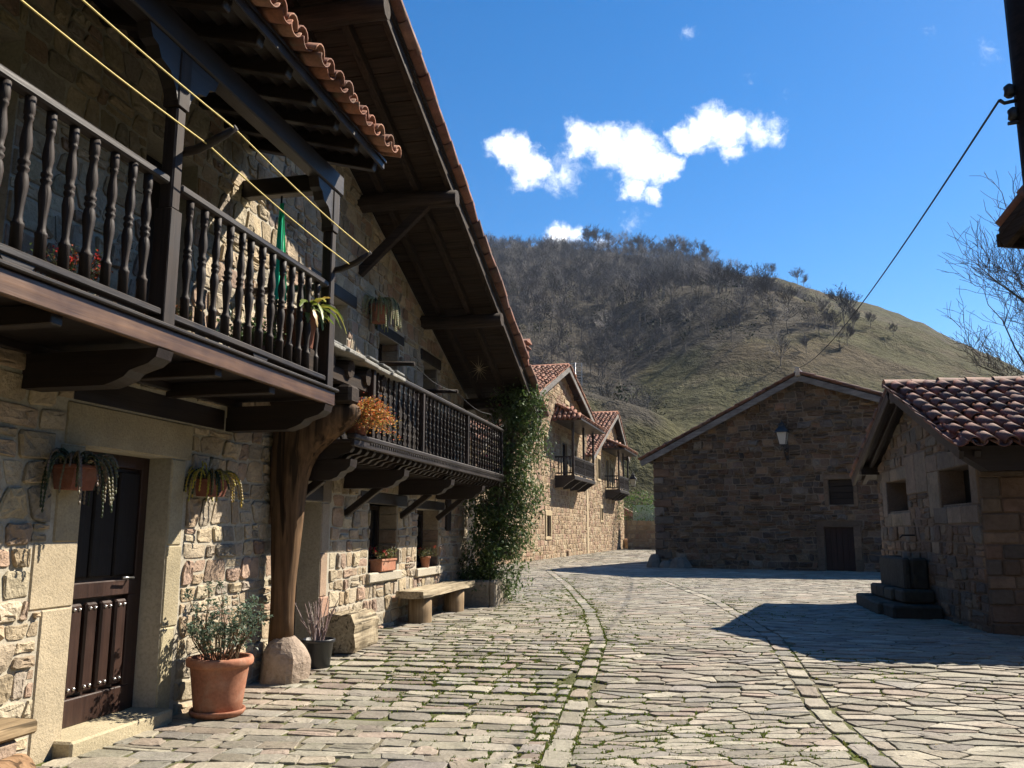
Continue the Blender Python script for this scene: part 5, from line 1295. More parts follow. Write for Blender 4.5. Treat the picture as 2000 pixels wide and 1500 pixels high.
def build_lane_end():
    rng = random.Random(51)
    # low wall, fence panels, bush and bare shrubs at the end of the lane
    FW = Frame((9.3, 62), 100)
    T = thing('garden_wall', 'sunlit rubble garden wall closing the end of the lane', 'wall', FW.world(0, 0, 0), FW.rotz)
    mb = MB(); mb.box(-1, 9, 0, .5, 0, 2.2, (.35, .28, .2), 0); wl = mb.build('wall_core', 'mortar', T)
    lay_stones(rubble(-1, 9, .1, 2.2, (.22, .4), (.3, .7), rng), FW, wl, PAL_FAR, 'rubble_far', rng, gap=.05, depth=(.03, .07), limit=90)
    F = thing('panel_fence', 'pale green sheet fence on top of the garden wall', 'fence', FW.world(0, -.6, 0), FW.rotz)
    for k in range(4):
        m = MB(); a = -.6 + k * 1.5
        for q in range(7): m.box(a + q * .21, a + q * .21 + .2, -.03 - (q % 2) * .03, .0 - (q % 2) * .03, 2.2, 3.35, (.42, .52, .46), .005)
        m.build('fence_panel', 'painted', F)
    # dark shed in the shade of the houses
    D = thing('dark_shed', 'small dark shed in shadow at the end of the street', 'shed', (8.9, 66, 0), R(-12))
    m = MB(); m.box(-2.2, .6, 0, 3, 0, 2.6, (.12, .10, .09), 0); m.build('wall', 'rubble_far', D); m = MB(); m.prism([(-2.6, 2.6), (-.8, 3.5), (1.0, 2.6)], 1, -.3, 3.3, (.2, .12, .1)); m.build('roof', 'tile', D)
    m = MB()
    for k in range(900):
        a, b = rng.uniform(0, 6.283), math.acos(rng.uniform(-.2, 1)); r = rng.uniform(.5, 1) ** .5
        p = (math.cos(a) * math.sin(b) * 1.9 * r, math.sin(a) * math.sin(b) * 1.2 * r, .9 + math.cos(b) * 1.9 * r); s = rng.uniform(.1, .2)
        m.leaf(p, (rng.uniform(-1, 1), rng.uniform(-1, 1), rng.uniform(-.3, 1)), (0, 0, 1), s, s * .6, (rng.uniform(.05, .11), rng.uniform(.12, .2), .03))
    o = m.build('green_bush', 'leaf', None, (9.0, 61.2, 1.6)); tag(o, 'bright green bush above the garden wall at the lane end', 'bush')
    for k, (x, y, h) in enumerate(((10.5, 66, 6.5), (13, 68, 7.5), (11.5, 72, 8), (9.2, 70, 6), (14.5, 71, 7))):
        segs = bare_tree(rng, h, 5, (7, 5, 4, 3), .9, .16, .012); t = thing('bare_shrub', 'tangled leafless grey shrub behind the fence at the lane end', 'shrub', (x, y, .1), 0, 'leafless shrubs at the lane end')
        for nm, lv in (('stem', (0, 1)), ('twigs', (2, 9))):
            V, Fc = tree_arrays([s for s in segs if lv[0] <= s[4] <= lv[1]], .016); link(nm, np_mesh(nm, V, Fc, np.array([[.17, .14, .115]])), 'twig', t)
build_lane_end()

# ================================================================== HOUSE CORNER, POLE AND WIRES AT THE RIGHT EDGE
def build_right():
    rng = random.Random(61)
    FR = Frame((4.38, 7.3), 78)            # u along the eave (to the right), v = away ... the eave faces away from the camera
    T = thing('stone_house', 'neighbouring house of which only a dark eave corner shows at the right edge', 'house', FR.world(0, 0, 0), FR.rotz)
    ez = 4.11; rs = .55                     # local y = inward = towards the camera side is negative v
    # local: x along eave, y = left of x (away from camera); the roof rises towards -y
    m = MB(); m.add([(0, 0, ez), (8, 0, ez), (8, -4, ez + rs * 4), (0, -4, ez + rs * 4), (0, 0, ez + .07), (8, 0, ez + .07), (8, -4, ez + rs * 4 + .07), (0, -4, ez + rs * 4 + .07)], [(0, 1, 2, 3), (4, 7, 6, 5), (0, 4, 5, 1), (1, 5, 6, 2), (2, 6, 7, 3), (3, 7, 4, 0)]); roof = m.build('roof', 'old_y', T)
    m = MB(); m.beam((0.0, .02, ez - .03), (8, .02, ez - .03), .05, .12); m.build('eaves_board', 'old_x', roof)
    m = MB(); m.beam((.04, .0, ez - .05), (.04, -4, ez + rs * 4 - .05), .07, .16); m.build('barge_board', 'old_y', roof)
    d = Vector((0, 1, -rs)).normalized()
    lay_tiles(roof, (.1, -4, ez + rs * 4 + .075), (1, 0, 0), d, 6, 12, .22, .375, rng, COVERS_D, PANS_D, scale=1.05)
    m = MB(); m.add([(0, -9, ez), (8, -9, ez), (8, -4, ez + rs * 4), (0, -4, ez + rs * 4), (0, -9, ez + .07), (8, -9, ez + .07), (8, -4.01, ez + rs * 4 + .07), (0, -4.01, ez + rs * 4 + .07)], [(0, 1, 2, 3), (4, 7, 6, 5), (0, 4, 5, 1), (1, 5, 6, 2), (3, 7, 4, 0)]); m.build('back_slope', 'tile', roof)  # unseen rear half, extended to keep sky light off the facade opposite
    m = MB(); m.prism([(-8.4, 0), (-.6, 0), (-.6, ez + .3), (-4, ez + rs * 4 - .03), (-8.4, ez + .05)], 0, .9, 8, (.4, .33, .25)); m.build('wall', 'mortar', T)
    # pole
    P = thing('utility_pole', 'dark wooden utility pole cut off by the right edge of the view', 'pole', (3.30, 5.0, 0))
    m = MB(); m.tube([(0, 0, -.2), (0, 0, 3), (0, 0, 7.2)], [.115, .105, .09], 12, (.5, .45, .4)); m.build('shaft', 'old_y', P)
    m = MB(); m.tube([(-.05, .0, 4.20), (-.17, .02, 4.18), (-.2, .02, 4.2)], .012, 6); m.tube([(-.05, 0, 4.05), (-.16, .02, 4.04)], .012, 6); m.lathe([(.02, 0), (.035, .02), (.03, .05), (.035, .07), (.012, .09)], 8, (-.13, .02, 4.22)); m.lathe([(.02, 0), (.035, .02), (.03, .05), (.035, .07), (.012, .09)], 8, (-.12, .02, 4.06)); m.build('insulator', 'black_metal', P)
    a = Vector((3.30 - .2, 5.02, 4.2)); b = Vector(FB.world(5.35, .34, 7.0)); pts = []
    for k in range(25):
        t = k / 24; p = a.lerp(b, t); p.z -= .35 * 4 * t * (1 - t); pts.append(p)
    m = MB(); m.tube(pts, [.008] * 25, 5, cap=False); o = m.build('power_cable', 'cable'); tag(o, 'black overhead cable from the pole down to the barn ridge', 'cable')
build_right()

# ================================================================== PROPS
def at(u, v, w=None):
    x, y, _ = FA.world(u, v, 0); return (x, y, ground_z(x, y) if w is None else w)
def rc(rng, base, s=.2):
    k = rng.uniform(1 - s, 1 + s); return tuple(max(0, c * k * rng.uniform(.93, 1.07)) for c in base)
def build_props():
    rng = random.Random(71)
    # --- big terracotta pot with a leggy shrub
    T = thing('potted_shrub', 'large terracotta pot on a saucer with a leggy blue-green shrub beside the front door', 'potted plant', at(.33, .36))
    m = MB(); m.lathe([(.185, .035), (.19, .04), (.205, .15), (.22, .27), (.235, .38), (.24, .39), (.262, .40), (.27, .415), (.272, .445), (.262, .465), (.235, .468), (.225, .45), (.22, .42), (.05, .415)], 28); m.build('pot', 'terracotta', T)
    m = MB(); m.lathe([(.17, 0), (.205, .005), (.225, .04), (.222, .055), (.212, .055), (.2, .036), (.05, .034)], 28); m.build('saucer', 'terracotta', T)
    m = MB(); m.lathe([(.219, .41), (.12, .425), (.02, .43)], 16); m.build('soil', 'soil', T)
    st = MB(); lf = MB()
    for k in range(44):
        a = rng.uniform(0, 6.283); r = rng.uniform(0, .13); p = Vector((r * math.cos(a), r * math.sin(a), .42)); out = rng.uniform(.1, 1.2); d = Vector((math.cos(a) * out, math.sin(a) * out, 1)).normalized(); L = rng.uniform(.26, .66) * (1.0 if out < .6 else .9)
        pts = [p]; 
        for i in range(5):
            d = (d + Vector((rng.uniform(-.2, .2), rng.uniform(-.2, .2), rng.uniform(-.05, .12)))).normalized(); pts.append(pts[-1] + d * L / 5)
        st.tube(pts, [.006, .0055, .005, .004, .003, .002], 5, rc(rng, (.20, .14, .09)), True, False)
        tips = [(pts[-1], d)]
        for _ in range(2):
            i = rng.randrange(2, 5); dd = (d + Vector((rng.uniform(-1, 1), rng.uniform(-1, 1), rng.uniform(0, .8)))).normalized(); q = pts[i] + dd * rng.uniform(.05, .13); st.tube([pts[i], q], [.003, .002], 4, rc(rng, (.2, .14, .09)), True, False); tips.append((q, dd))
        for q, dd in tips:
            if rng.random() < .3: continue
            for _ in range(rng.randrange(12, 26)):
                o = q + Vector((rng.gauss(0, .024), rng.gauss(0, .024), rng.gauss(0, .024))); s = rng.uniform(.024, .046)
                lf.leaf(o, (rng.uniform(-1, 1), rng.uniform(-1, 1), rng.uniform(-.6, .9)), (0, 0, 1), s, s * .75, rc(rng, rng.choice([(.10, .15, .10), (.13, .18, .13), (.08, .12, .075)])))
    st.build('stems', 'bark', T); lf.build('foliage', 'leaf', T)
    # --- black plastic pot with thorny twigs
    T = thing('potted_twigs', 'black plastic nursery pot with bare thorny twigs beside the crooked post', 'potted plant', at(2.30, .32))
    m = MB(); m.lathe([(.125, 0), (.128, .005), (.158, .25), (.162, .252), (.176, .256), (.178, .285), (.172, .292), (.162, .29), (.155, .25), (.03, .245)], 24); m.build('pot', 'black_plastic', T)
    m = MB(); m.lathe([(.153, .235), (.05, .255), (.01, .256)], 12); m.build('soil', 'soil', T)
    st = MB()
    for k in range(26):
        a = rng.uniform(0, 6.283); out = rng.uniform(.05, .5); d = Vector((math.cos(a) * out, math.sin(a) * out, 1)).normalized(); p = Vector((.05 * math.cos(a), .05 * math.sin(a), .25)); pts = [p]; L = rng.uniform(.24, .56)
        for i in range(5): d = (d + Vector((rng.uniform(-.15, .15), rng.uniform(-.15, .15), 0))).normalized(); pts.append(pts[-1] + d * L / 5)
        c = rc(rng, (.28, .22, .20)); st.tube(pts, [.0075, .007, .006, .005, .004, .003], 4, c, True, False)
        for _ in range(24):
            i = rng.randrange(0, 5); q = pts[i].lerp(pts[i + 1], rng.random()); dd = Vector((rng.uniform(-1, 1), rng.uniform(-1, 1), rng.uniform(-.2, .6))).normalized(); st.tube([q, q + dd * rng.uniform(.012, .03)], [.002, .0006], 3, c, False, False)
    st.build('twigs', 'bark', T)
    # --- squared log block
    T = thing('log_block', 'short squared timber block lying against the house wall', 'log', at(3.32, .25), FA.rotz)
    m = MB(); nx = 18; prof = [(-.19, .0), (-.2, .06), (-.205, .12), (-.2, .2), (-.205, .3), (-.18, .36), (-.15, .41), (-.09, .43), (-.03, .405), (.04, .425), (.1, .415), (.15, .41), (.19, .38), (.205, .25), (.2, .05), (.18, 0)]; vs = []
    for i in range(nx + 1):
        for (y, z) in prof: vs.append((-.37 + .74 * i / nx + .03 * mnoise.noise((y * 9, z * 9, i // 9)) * (1 if i in (0, nx) else .2), y + .03 * mnoise.noise((i * .16, y * 7, z * 7)) + .012 * mnoise.noise((i * .8, y * 25, z * 25)), z * (1 + .05 * mnoise.noise((i * .2, y * 9, 7))) + .014 * mnoise.noise((i * .7, y * 22 + 5, z * 20))))
    n = len(prof); m.add(vs, [(i * n + k, (i + 1) * n + k, (i + 1) * n + (k + 1) % n, i * n + (k + 1) % n) for i in range(nx) for k in range(n)] + [tuple(range(n)), tuple(nx * n + k for k in reversed(range(n)))]); m.build('timber', 'pale_x', T)
    # --- bench
    T = thing('wooden_bench', 'rustic bench of a thick plank on two log legs under the windows', 'bench', at(6.7, .28), FA.rotz)
    m = MB(); nx = 10; prof = [(-.21, .37), (-.2, .46), (.2, .465), (.21, .38), (.0, .355)]; vs = []
    for i in range(nx + 1):
        for (y, z) in prof: vs.append((-1.4 + 2.8 * i / nx, y + .02 * mnoise.noise((i * .4, y * 5, 1)), z + .012 * mnoise.noise((i * .5, y * 5, 2))))
    n = len(prof); m.add(vs, [(i * n + k, (i + 1) * n + k, (i + 1) * n + (k + 1) % n, i * n + (k + 1) % n) for i in range(nx) for k in range(n)] + [tuple(range(n)), tuple(nx * n + k for k in reversed(range(n)))]); m.build('seat', 'pale_x', T)
    for x in (-.95, .82):
        m = MB(); vs = []
        for z in (-.02, .15, .36):
            for k in range(12): a = 6.283 * k / 12; w = 1 + .08 * mnoise.noise((math.cos(a), math.sin(a), z + x)); vs.append((x + .2 * math.cos(a) * w, .17 * math.sin(a) * w, z))
        m.add(vs, [(i * 12 + k, i * 12 + (k + 1) % 12, (i + 1) * 12 + (k + 1) % 12, (i + 1) * 12 + k) for i in range(2) for k in range(12)] + [tuple(24 + k for k in range(12))], (1, 1, 1), True); m.build('leg', 'pale_z', T)
    # --- plank bench and hollow log at the left edge
    T = thing('plank_bench', 'weathered plank bench against the wall at the left edge', 'bench', at(-2.6, .2), FA.rotz)
    m = MB(); m.box(-.9, .92, -.17, .17, .30, .38, (.9, .8, .7), .015); m.build('seat', 'pale_x', T)
    for x in (-.6, .7): m = MB(); m.box(x - .12, x + .12, -.14, .14, -.03, .298, (.36, .27, .2), .03); m.build('leg', 'rubble', T)
    m = MB(); pts = [at(-2.7, .52, .10), at(-1.86, .42, .11)]
    vs = []; n = 14
    for (pt, r) in ((pts[0], .12), (pts[1], .12), (pts[1], .085), (pts[0], .085)):
        for k in range(n): a = 6.283 * k / n; vs.append((pt[0] + FA.n[0] * r * math.cos(a), pt[1] + FA.n[1] * r * math.cos(a), pt[2] + r * math.sin(a)))
    m.add(vs, [(i * n + k, i * n + (k + 1) % n, (i + 1) * n + (k + 1) % n, (i + 1) * n + k) for i in range(3) for k in range(n)], (.8, .6, .5), True); o = m.build('hollow_log', 'pale_x'); tag(o, 'short hollow log on the ground left of the doorstep', 'log')
    # --- stone planter
    T = thing('stone_planter', 'rough stone planter at the house corner holding the climbing shrub', 'planter', at(8.85, .42), FA.rotz)
    m = MB(); c = (.30, .26, .2); m.box(-.48, .48, -.36, -.24, -.05, .45, c, .03); m.box(-.48, .48, .24, .36, -.05, .45, c, .03); m.box(-.48, -.36, -.24, .24, -.05, .45, c, .03); m.box(.36, .48, -.24, .24, -.05, .45, c, .03); m.build('trough', 'rubble', T)
    m = MB(); m.box(-.36, .36, -.24, .24, .3, .4, ch=0); m.build('soil', 'soil', T)
    # --- climbing shrub
    base = at(8.95, .5); T = thing('climbing_shrub', 'tall glossy evergreen shrub climbing the house corner beside the balcony', 'shrub', (base[0], base[1], .5), FA.rotz)
    st = MB(); lf = MB(); spine = [Vector((0, 0, 0)), Vector((.05, -.1, .8)), Vector((.1, -.2, 1.6)), Vector((.2, -.35, 2.4)), Vector((.25, -.5, 3.0)), Vector((.2, -.55, 3.5))]
    for s in range(6):
        pts = [p + Vector((rng.uniform(-.2, .2), rng.uniform(-.15, .15), 0)) * (.4 + .2 * i) for i, p in enumerate(spine[:rng.randrange(4, 7)])]; st.tube(pts, [.03 - .004 * i for i in range(len(pts))], 6, (.14, .11, .08), True, False)
    def rad(z): return .54 if z < .6 else (.68 if z < 1.9 else .68 - .13 * (z - 1.9))
    cl = []
    for k in range(1150):
        z = rng.uniform(-.15, 3.6) if k > 160 else rng.uniform(-.1, 1.5); f = z / 3.5; i = min(4, max(0, int(f * 5))); c = spine[i].lerp(spine[i + 1], max(0, f * 5 - i)); a = rng.uniform(0, 6.283); r = rad(z) * math.sqrt(rng.random()) * rng.uniform(.6, 1.18)
        p = c + Vector((math.cos(a) * r * 1.0, math.sin(a) * r * .95, 0)); p.z = z
        if p.y > .38: p.y = .38
        if mnoise.noise((p.x * 1.7, p.y * 1.7, p.z * 1.7)) < -.22: continue
        cl.append(p); st.tube([c, p], [.007, .003], 4, (.13, .10, .07), True, False)
    for k in range(16):                       # loose sprays reaching out
        z = rng.uniform(.0, 3.5); f = z / 3.5; i = min(4, int(f * 5)); c = spine[i].lerp(spine[i + 1], f * 5 - i); a = rng.uniform(-2.6, .5); L = rng.uniform(.6, 1.0); e = c + Vector((math.cos(a) * L, math.sin(a) * L, rng.uniform(-.2, .25)))
        st.tube([c, c.lerp(e, .5) + Vector((0, 0, .05)), e], [.008, .005, .003], 4, (.13, .10, .07), True, False)
        for q in range(3): cl.append(c.lerp(e, .55 + .22 * q))
    for p in cl:
        for _ in range(rng.randrange(16, 32)):
            q = p + Vector((rng.gauss(0, .085), rng.gauss(0, .085), rng.gauss(0, .085))); s = rng.uniform(.05, .09)
            lf.leaf(q, (rng.uniform(-1, 1), rng.uniform(-1, 1), rng.uniform(-1.1, .4)), (rng.uniform(-.4, .4), rng.uniform(-.4, .4), 1), s, s * .52, rc(rng, rng.choice([(.07, .115, .034), (.095, .15, .042), (.052, .09, .03), (.14, .19, .06)]), .25), .2, .2)
    st.build('stems', 'bark', T); lf.build('foliage', 'gloss_leaf', T)
    fl = MB()
    for k in range(14):
        p = rng.choice(cl) + Vector((rng.gauss(0, .08), rng.gauss(0, .08), rng.gauss(0, .08)))
        for q in range(8): a = q * .785; fl.leaf(p, (math.cos(a), math.sin(a), .5), (0, 0, 1), .03, .022, (.45, .06, .10))
    fl.build('blossoms', 'leaf', T)
    # --- hanging pots on the wall
    def wall_pot(u, w, name, label, r, h, strands, length, cols, mat='terracotta_old', green=(.05, .07, .035), v=.0, trough=False, rise=.05):
        T = thing(name, label, 'potted plant', at(u, v, w), FA.rotz, None)
        m = MB()
        if trough: 
            a, b = r, r * 1.15
            vs = [(-a, -.16, 0), (a, -.16, 0), (a, -.03, 0), (-a, -.03, 0), (-b, -.2, h), (b, -.2, h), (b, -.012, h), (-b, -.012, h)]; m.add(vs, [(3, 2, 1, 0), (0, 1, 5, 4), (1, 2, 6, 5), (2, 3, 7, 6), (3, 0, 4, 7)]); m.box(-b - .008, b + .008, -.21, -.01, h - .025, h, ch=.004)
        else: m.lathe([(r * .72, 0), (r * .76, .01), (r * .95, h * .8), (r * 1.06, h * .8), (r * 1.1, h), (r * .98, h), (r * .9, h * .85), (.01, h * .84)], 16, (0, -r * 1.12, 0)); m.lathe([(r * .8, -.015), (r * .88, .012), (r * .7, .015)], 14, (0, -r * 1.12, 0))
        m.build('pot', mat, T); yc = -.1 if trough else -r * 1.12
        lf = MB()
        for k in range(strands):
            a = rng.uniform(0, 6.283); R_ = r * rng.uniform(.2, 1.05); p = Vector((R_ * math.cos(a), yc + min(R_, .12 if trough else 9) * math.sin(a) * .9, h)); d = Vector((math.cos(a) * .6, math.sin(a) * .6 - .25, rng.uniform(.4, 1.2))).normalized(); L = rng.uniform(.4, 1) * length; n = max(4, int(L / .028)); col = rc(rng, rng.choice(cols) if rng.random() < .75 else green, .15); pts = [p]
            for i in range(n):
                d = (d + Vector((rng.uniform(-.1, .1), rng.uniform(-.1, .1), -.42 if i > 1 else rise))).normalized(); q = pts[-1] + d * .028
                if q.y > -.012: q.y = -.012
                pts.append(q)
            for i in range(len(pts) - 1): lf.tube([pts[i], pts[i].lerp(pts[i + 1], .5), pts[i + 1]], [.005, .011, .005], 4, rc(rng, col, .1), True, False)
        lf.build('foliage', 'leaf', T); return T
    wall_pot(-1.23, 1.78, 'hanging_pot', 'terracotta wall pot of trailing cactus left of the front door', .11, .17, 60, .56, [(.26, .20, .14), (.20, .18, .11), (.14, .15, .08)], trough=True)
    wall_pot(.46, 1.80, 'hanging_pot', 'terracotta wall pot of yellowing trailing cactus right of the front door', .115, .15, 56, .5, [(.60, .47, .07), (.46, .38, .09), (.28, .21, .10)], trough=True)
    wall_pot(4.22, 4.30, 'hanging_pot', 'round terracotta pot with a pale trailing cactus high under the gable roof', .125, .23, 80, .6, [(.46, .43, .22), (.38, .37, .17)], 'terracotta')
    # --- leafy pots
    def leafy_pot(name, label, u, v, w, r, h, n, spread, cols, leaf=.02, pot_mat='terracotta', box=None, flowers=None, droop=0, up=.2, stemc=(.10, .12, .05), per=9):
        T = thing(name, label, 'potted plant', at(u, v, w), FA.rotz); m = MB()
        if box: m.box(-box, box, -r, r, 0, h, ch=.015); m.box(-box - .012, box + .012, -r - .012, r + .012, h - .03, h, ch=.005)
        else: m.lathe([(r * .72, 0), (r * .75, .006), (r * .95, h * .82), (r * 1.05, h * .83), (r * 1.08, h), (r * .95, h), (r * .88, h * .88), (.01, h * .87)], 18)
        m.build('pot', pot_mat, T); lf = MB(); st = MB(); bl = MB()
        for k in range(n):
            a = rng.uniform(0, 6.283); rr = math.sqrt(rng.random()); p0 = Vector(((box or r) * .8 * rr * math.cos(a), r * .8 * rr * math.sin(a), h)); d = Vector((math.cos(a) * rr, math.sin(a) * rr - droop * .5, .5 + (1 - rr))).normalized(); L = spread * rng.uniform(.5, 1.1); p1 = p0 + d * L + Vector((0, -droop * L * .6, -droop * L * rng.uniform(.2, 1.6) * rr))
            st.tube([p0, p0.lerp(p1, .5) + Vector((0, 0, up * L * .3)), p1], [.003, .0025, .002], 4, stemc, True, False)
            for _ in range(per):
                q = p0.lerp(p1, rng.uniform(.35, 1.05)) + Vector((rng.gauss(0, leaf), rng.gauss(0, leaf), rng.gauss(0, leaf))); s = leaf * rng.uniform(.7, 1.4); lf.leaf(q, (rng.uniform(-1, 1), rng.uniform(-1, 1), rng.uniform(-.5, 1)), (0, 0, 1), s, s * .7, rc(rng, rng.choice(cols), .2))
            if flowers and rng.random() < .22:
                for q in range(10): bl.leaf(p1 + Vector((rng.gauss(0, .012), rng.gauss(0, .012), rng.gauss(.01, .012))), (rng.uniform(-1, 1), rng.uniform(-1, 1), rng.uniform(-.3, 1)), (0, 0, 1), .02, .018, rc(rng, flowers))
        st.build('stems', 'bark', T); lf.build('foliage', 'leaf', T)
        if bl.v: bl.build('blossoms', 'leaf', T)
        return T
    leafy_pot('potted_succulent', 'pot of orange and red trailing succulent on the near end of the lower balcony', 2.0, .80, 2.492, .14, .2, 300, .22, [(.62, .22, .05), (.60, .32, .08), (.55, .12, .06), (.50, .40, .11)], .024, 'terracotta_old', droop=1.0, per=20)
    leafy_pot('window_box', 'orange window box with red geraniums on the nearer window sill', 4.98, .0, .952, .085, .17, 46, .17, [(.10, .14, .04), (.16, .17, .05), (.24, .13, .05)], .028, 'terracotta', box=.28, flowers=(.55, .03, .05), up=.6)
    leafy_pot('window_pot', 'small orange pot with a straggly geranium on the farther window sill', 6.82, .0, .932, .085, .17, 30, .17, [(.10, .13, .04), (.14, .13, .05)], .026, 'terracotta', flowers=(.55, .05, .05), up=.6)
    leafy_pot('potted_plant', 'pot of small red flowers on the upper balcony floor behind the left balusters', -2.05, .62, 2.817, .11, .18, 60, .22, [(.10, .14, .05), (.40, .10, .05)], .02, 'terracotta_old', flowers=(.55, .06, .05))
    leafy_pot('potted_plant', 'pot of rusty red foliage at the middle of the upper balcony floor', -1.25, .70, 2.817, .10, .12, 60, .16, [(.36, .12, .05), (.30, .16, .06), (.12, .13, .05)], .02, 'terracotta_old', droop=.3)
    leafy_pot('potted_plant', 'green plant in a clay pot near the upper balcony corner', .15, .6, 2.817, .13, .24, 70, .28, [(.06, .12, .035), (.09, .15, .05)], .035, 'terracotta_old')
    leafy_pot('potted_plant', 'pot with small pink flowers at the far end of the lower balcony', 8.2, .6, 2.492, .11, .18, 40, .2, [(.07, .11, .04)], .025, 'terracotta_old', flowers=(.6, .05, .2))
    # --- leaf cactus on the balcony corner
    T = thing('leaf_cactus', 'leaf cactus with broad yellow-green notched blades hanging over the upper balcony corner', 'potted plant', at(.58, .82, 3.12), FA.rotz)
    m = MB(); m.box(-.13, .13, -.13, .13, -.302, -.002, (.9, .8, .7), .01); m.build('stand', 'old_x', T)
    m = MB(); m.lathe([(.12, 0), (.125, .01), (.155, .3), (.17, .3), (.175, .34), (.15, .34), (.14, .3), (.01, .29)], 16); m.build('pot', 'terracotta_old', T)
    for k in range(26):
        lf = MB(); a = rng.uniform(-2.9, .6); up = rng.uniform(.25, 1.3); d = Vector((math.cos(a) * .6, math.sin(a) * .6, up)).normalized(); p = Vector((.08 * math.cos(a) + rng.uniform(-.1, .1), .08 * math.sin(a), rng.uniform(.28, .36))); L = rng.uniform(.2, .58); n = 10; side = Vector((-math.sin(a) + rng.uniform(-.7, .7), math.cos(a) + rng.uniform(-.7, .7), rng.uniform(-.5, .5))).normalized(); col = rc(rng, rng.choice([(.30, .29, .05), (.20, .24, .04), (.11, .16, .035), (.10, .15, .03), (.14, .20, .04), (.36, .22, .05)]), .15); row = []; dr = rng.uniform(.16, .5); tw = rng.uniform(-.12, .12)
        for i in range(n + 1):
            t = i / n; w = (.004 if i == 0 else .022 * math.sin(math.pi * min(1, t * .9 + .08)) + .005) * (1.3 if i % 2 else .8); row.append((p - side * w, p.copy() + d.cross(side) * .004, p + side * w)); d = (d + Vector((math.cos(a) * .05 + tw, math.sin(a) * .05 + rng.uniform(-.06, .06), -dr if t > .12 else 0))).normalized(); p = p + d * L / n
        vs = [tuple(q) for r_ in row for q in r_]; lf.add(vs, [f for i in range(n) for f in ((3 * i, 3 * i + 1, 3 * i + 4, 3 * i + 3), (3 * i + 1, 3 * i + 2, 3 * i + 5, 3 * i + 4))], col, True); lf.build('blade', 'leaf', T)
    # --- green cloth flag hung behind the rail
    T = thing('cloth_flag', 'limp green and white cloth flag hanging on a thin staff behind the upper balcony rail', 'flag', at(.72, .5, 3.45), FA.rotz)
    m = MB(); m.tube([(0, 0, -.6), (.01, 0, 1.22)], .01, 6); m.build('staff', 'black_metal', T)
    m = MB(); nu, nw = 14, 12; vs = []; cs = []
    for j in range(nw + 1):
        for i in range(nu + 1):
            s = i / nu; t = j / nw; wdt = .05 + .15 * t; x = (s - .35) * wdt; y = .035 * math.sin(s * 16 + t * 2) * (.4 + .6 * t) - .01; vs.append((x, y, 1.12 - t * .95 + .03 * math.sin(s * 3)))
            cs.append((.62, .66, .62) if .36 < s < .6 and t > .15 else (.02, .50, .27))
    m.add(vs, [(j * (nu + 1) + i, j * (nu + 1) + i + 1, (j + 1) * (nu + 1) + i + 1, (j + 1) * (nu + 1) + i) for j in range(nw) for i in range(nu)], cs, True); m.build('cloth', 'cloth', T)
    # --- clothes lines
    for k, (v, w0, w1, lab) in enumerate(((1.33, 4.19, 4.11, 'outer of the two yellow clothes lines strung between the balcony arms'), (1.14, 4.09, 4.0, 'inner of the two yellow clothes lines strung between the balcony arms'))):
        m = MB(); p0 = Vector(at(-4.0, v, w0 + .03)); p1 = Vector(at(-1.50, v, w0)); p2 = Vector(at(.93, v, w1)); pts = [p0.lerp(p1, i / 8) - Vector((0, 0, .03 * math.sin(math.pi * i / 8))) for i in range(8)] + [p1.lerp(p2, i / 8) - Vector((0, 0, .03 * math.sin(math.pi * i / 8))) for i in range(9)]
        m.tube(pts, .0055, 6, cap=False); o = m.build('clothes_line', 'rope'); tag(o, lab, 'clothes line', 'yellow clothes lines')
    m = MB(); pts = []; nodes = [at(4.35, .6, 3.72), at(6.1, .7, 3.62), at(7.9, .8, 3.5), at(8.6, .8, 3.35)]
    for a, b in zip(nodes, nodes[1:]):
        for i in range(7): t = i / 7; pts.append(Vector(a).lerp(Vector(b), t) - Vector((0, 0, .08 * math.sin(math.pi * t))))
    m.tube(pts, .005, 5, (3, 3, 3), cap=False); o = m.build('washing_wire', 'cable'); tag(o, 'thin wire strung above the lower balcony', 'wire')
    for u_, w_, vv in ((4.35, 3.72, .62), (6.1, 3.62, .72)):
        m = MB(); m.tube([(u_, .1, w_ + .03), (u_, -vv, w_)], [.035, .03], 7); m.build('wire_bracket', 'old_y', house)
    # --- dried thistle star under the roof
    m = MB(); 
    for k in range(14):
        a = 6.283 * k / 14 + rng.uniform(-.1, .1); L = rng.uniform(.14, .26); m.tube([(0, 0, 0), (.0 + L * math.cos(a), -.02, L * math.sin(a))], [.006, .001], 4, (.42, .33, .2), True, False)
    o = m.build('dried_thistle', 'bark', None, at(7.75, .62, 4.28)); o.rotation_euler = (0, 0, FA.rotz - .6); tag(o, 'pale dried thistle star hung under the deep roof overhang', 'decoration')
    # --- fallen leaves on the paving
    for k in range(26):
        x, y = rng.uniform(-2.2, 3), rng.uniform(6, 14)
        if FA.uv(x, y)[1] < .3: continue
        m = MB(); s = rng.uniform(.025, .045); a = rng.uniform(0, 6.28); m.leaf((0, 0, 0), (math.cos(a), math.sin(a), .1), (0, 0, 1), s, s * .7, rc(rng, rng.choice([(.45, .36, .16), (.34, .2, .1), (.5, .42, .25)])), .3, .3); o = m.build('fallen_leaf', 'leaf', None, (x, y, ground_z(x, y) + .018)); tag(o, 'dry curled leaf fallen on the paving', 'leaf', 'fallen leaves on the paving')
build_props()

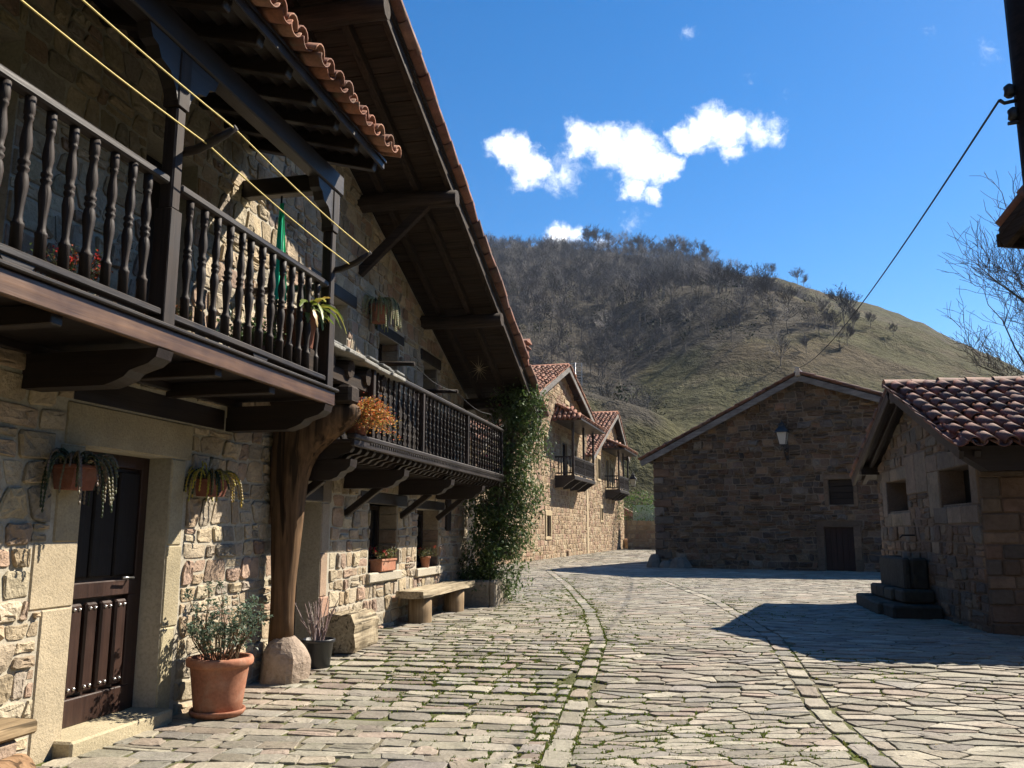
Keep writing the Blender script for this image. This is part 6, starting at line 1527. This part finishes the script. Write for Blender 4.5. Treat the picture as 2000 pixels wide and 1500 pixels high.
# ================================================================== AIR
def build_haze():
    m = bpy.data.materials.new('haze_air'); m.use_nodes = True; nt = m.node_tree; nt.nodes.clear(); o = nt.nodes.new('ShaderNodeOutputMaterial'); v = nt.nodes.new('ShaderNodeVolumePrincipled')
    v.inputs['Color'].default_value = (.82, .88, 1, 1); v.inputs['Density'].default_value = .00015; nt.links.new(v.outputs[0], o.inputs['Volume']); MATS['haze_air'] = m
    mb = MB(); mb.box(-950, 950, -650, 2100, -4, 235, ch=0); h = mb.build('haze', 'haze_air'); h['kind'] = 'stuff'; h['label'] = 'thin blue air between the square and the hill'
build_haze()
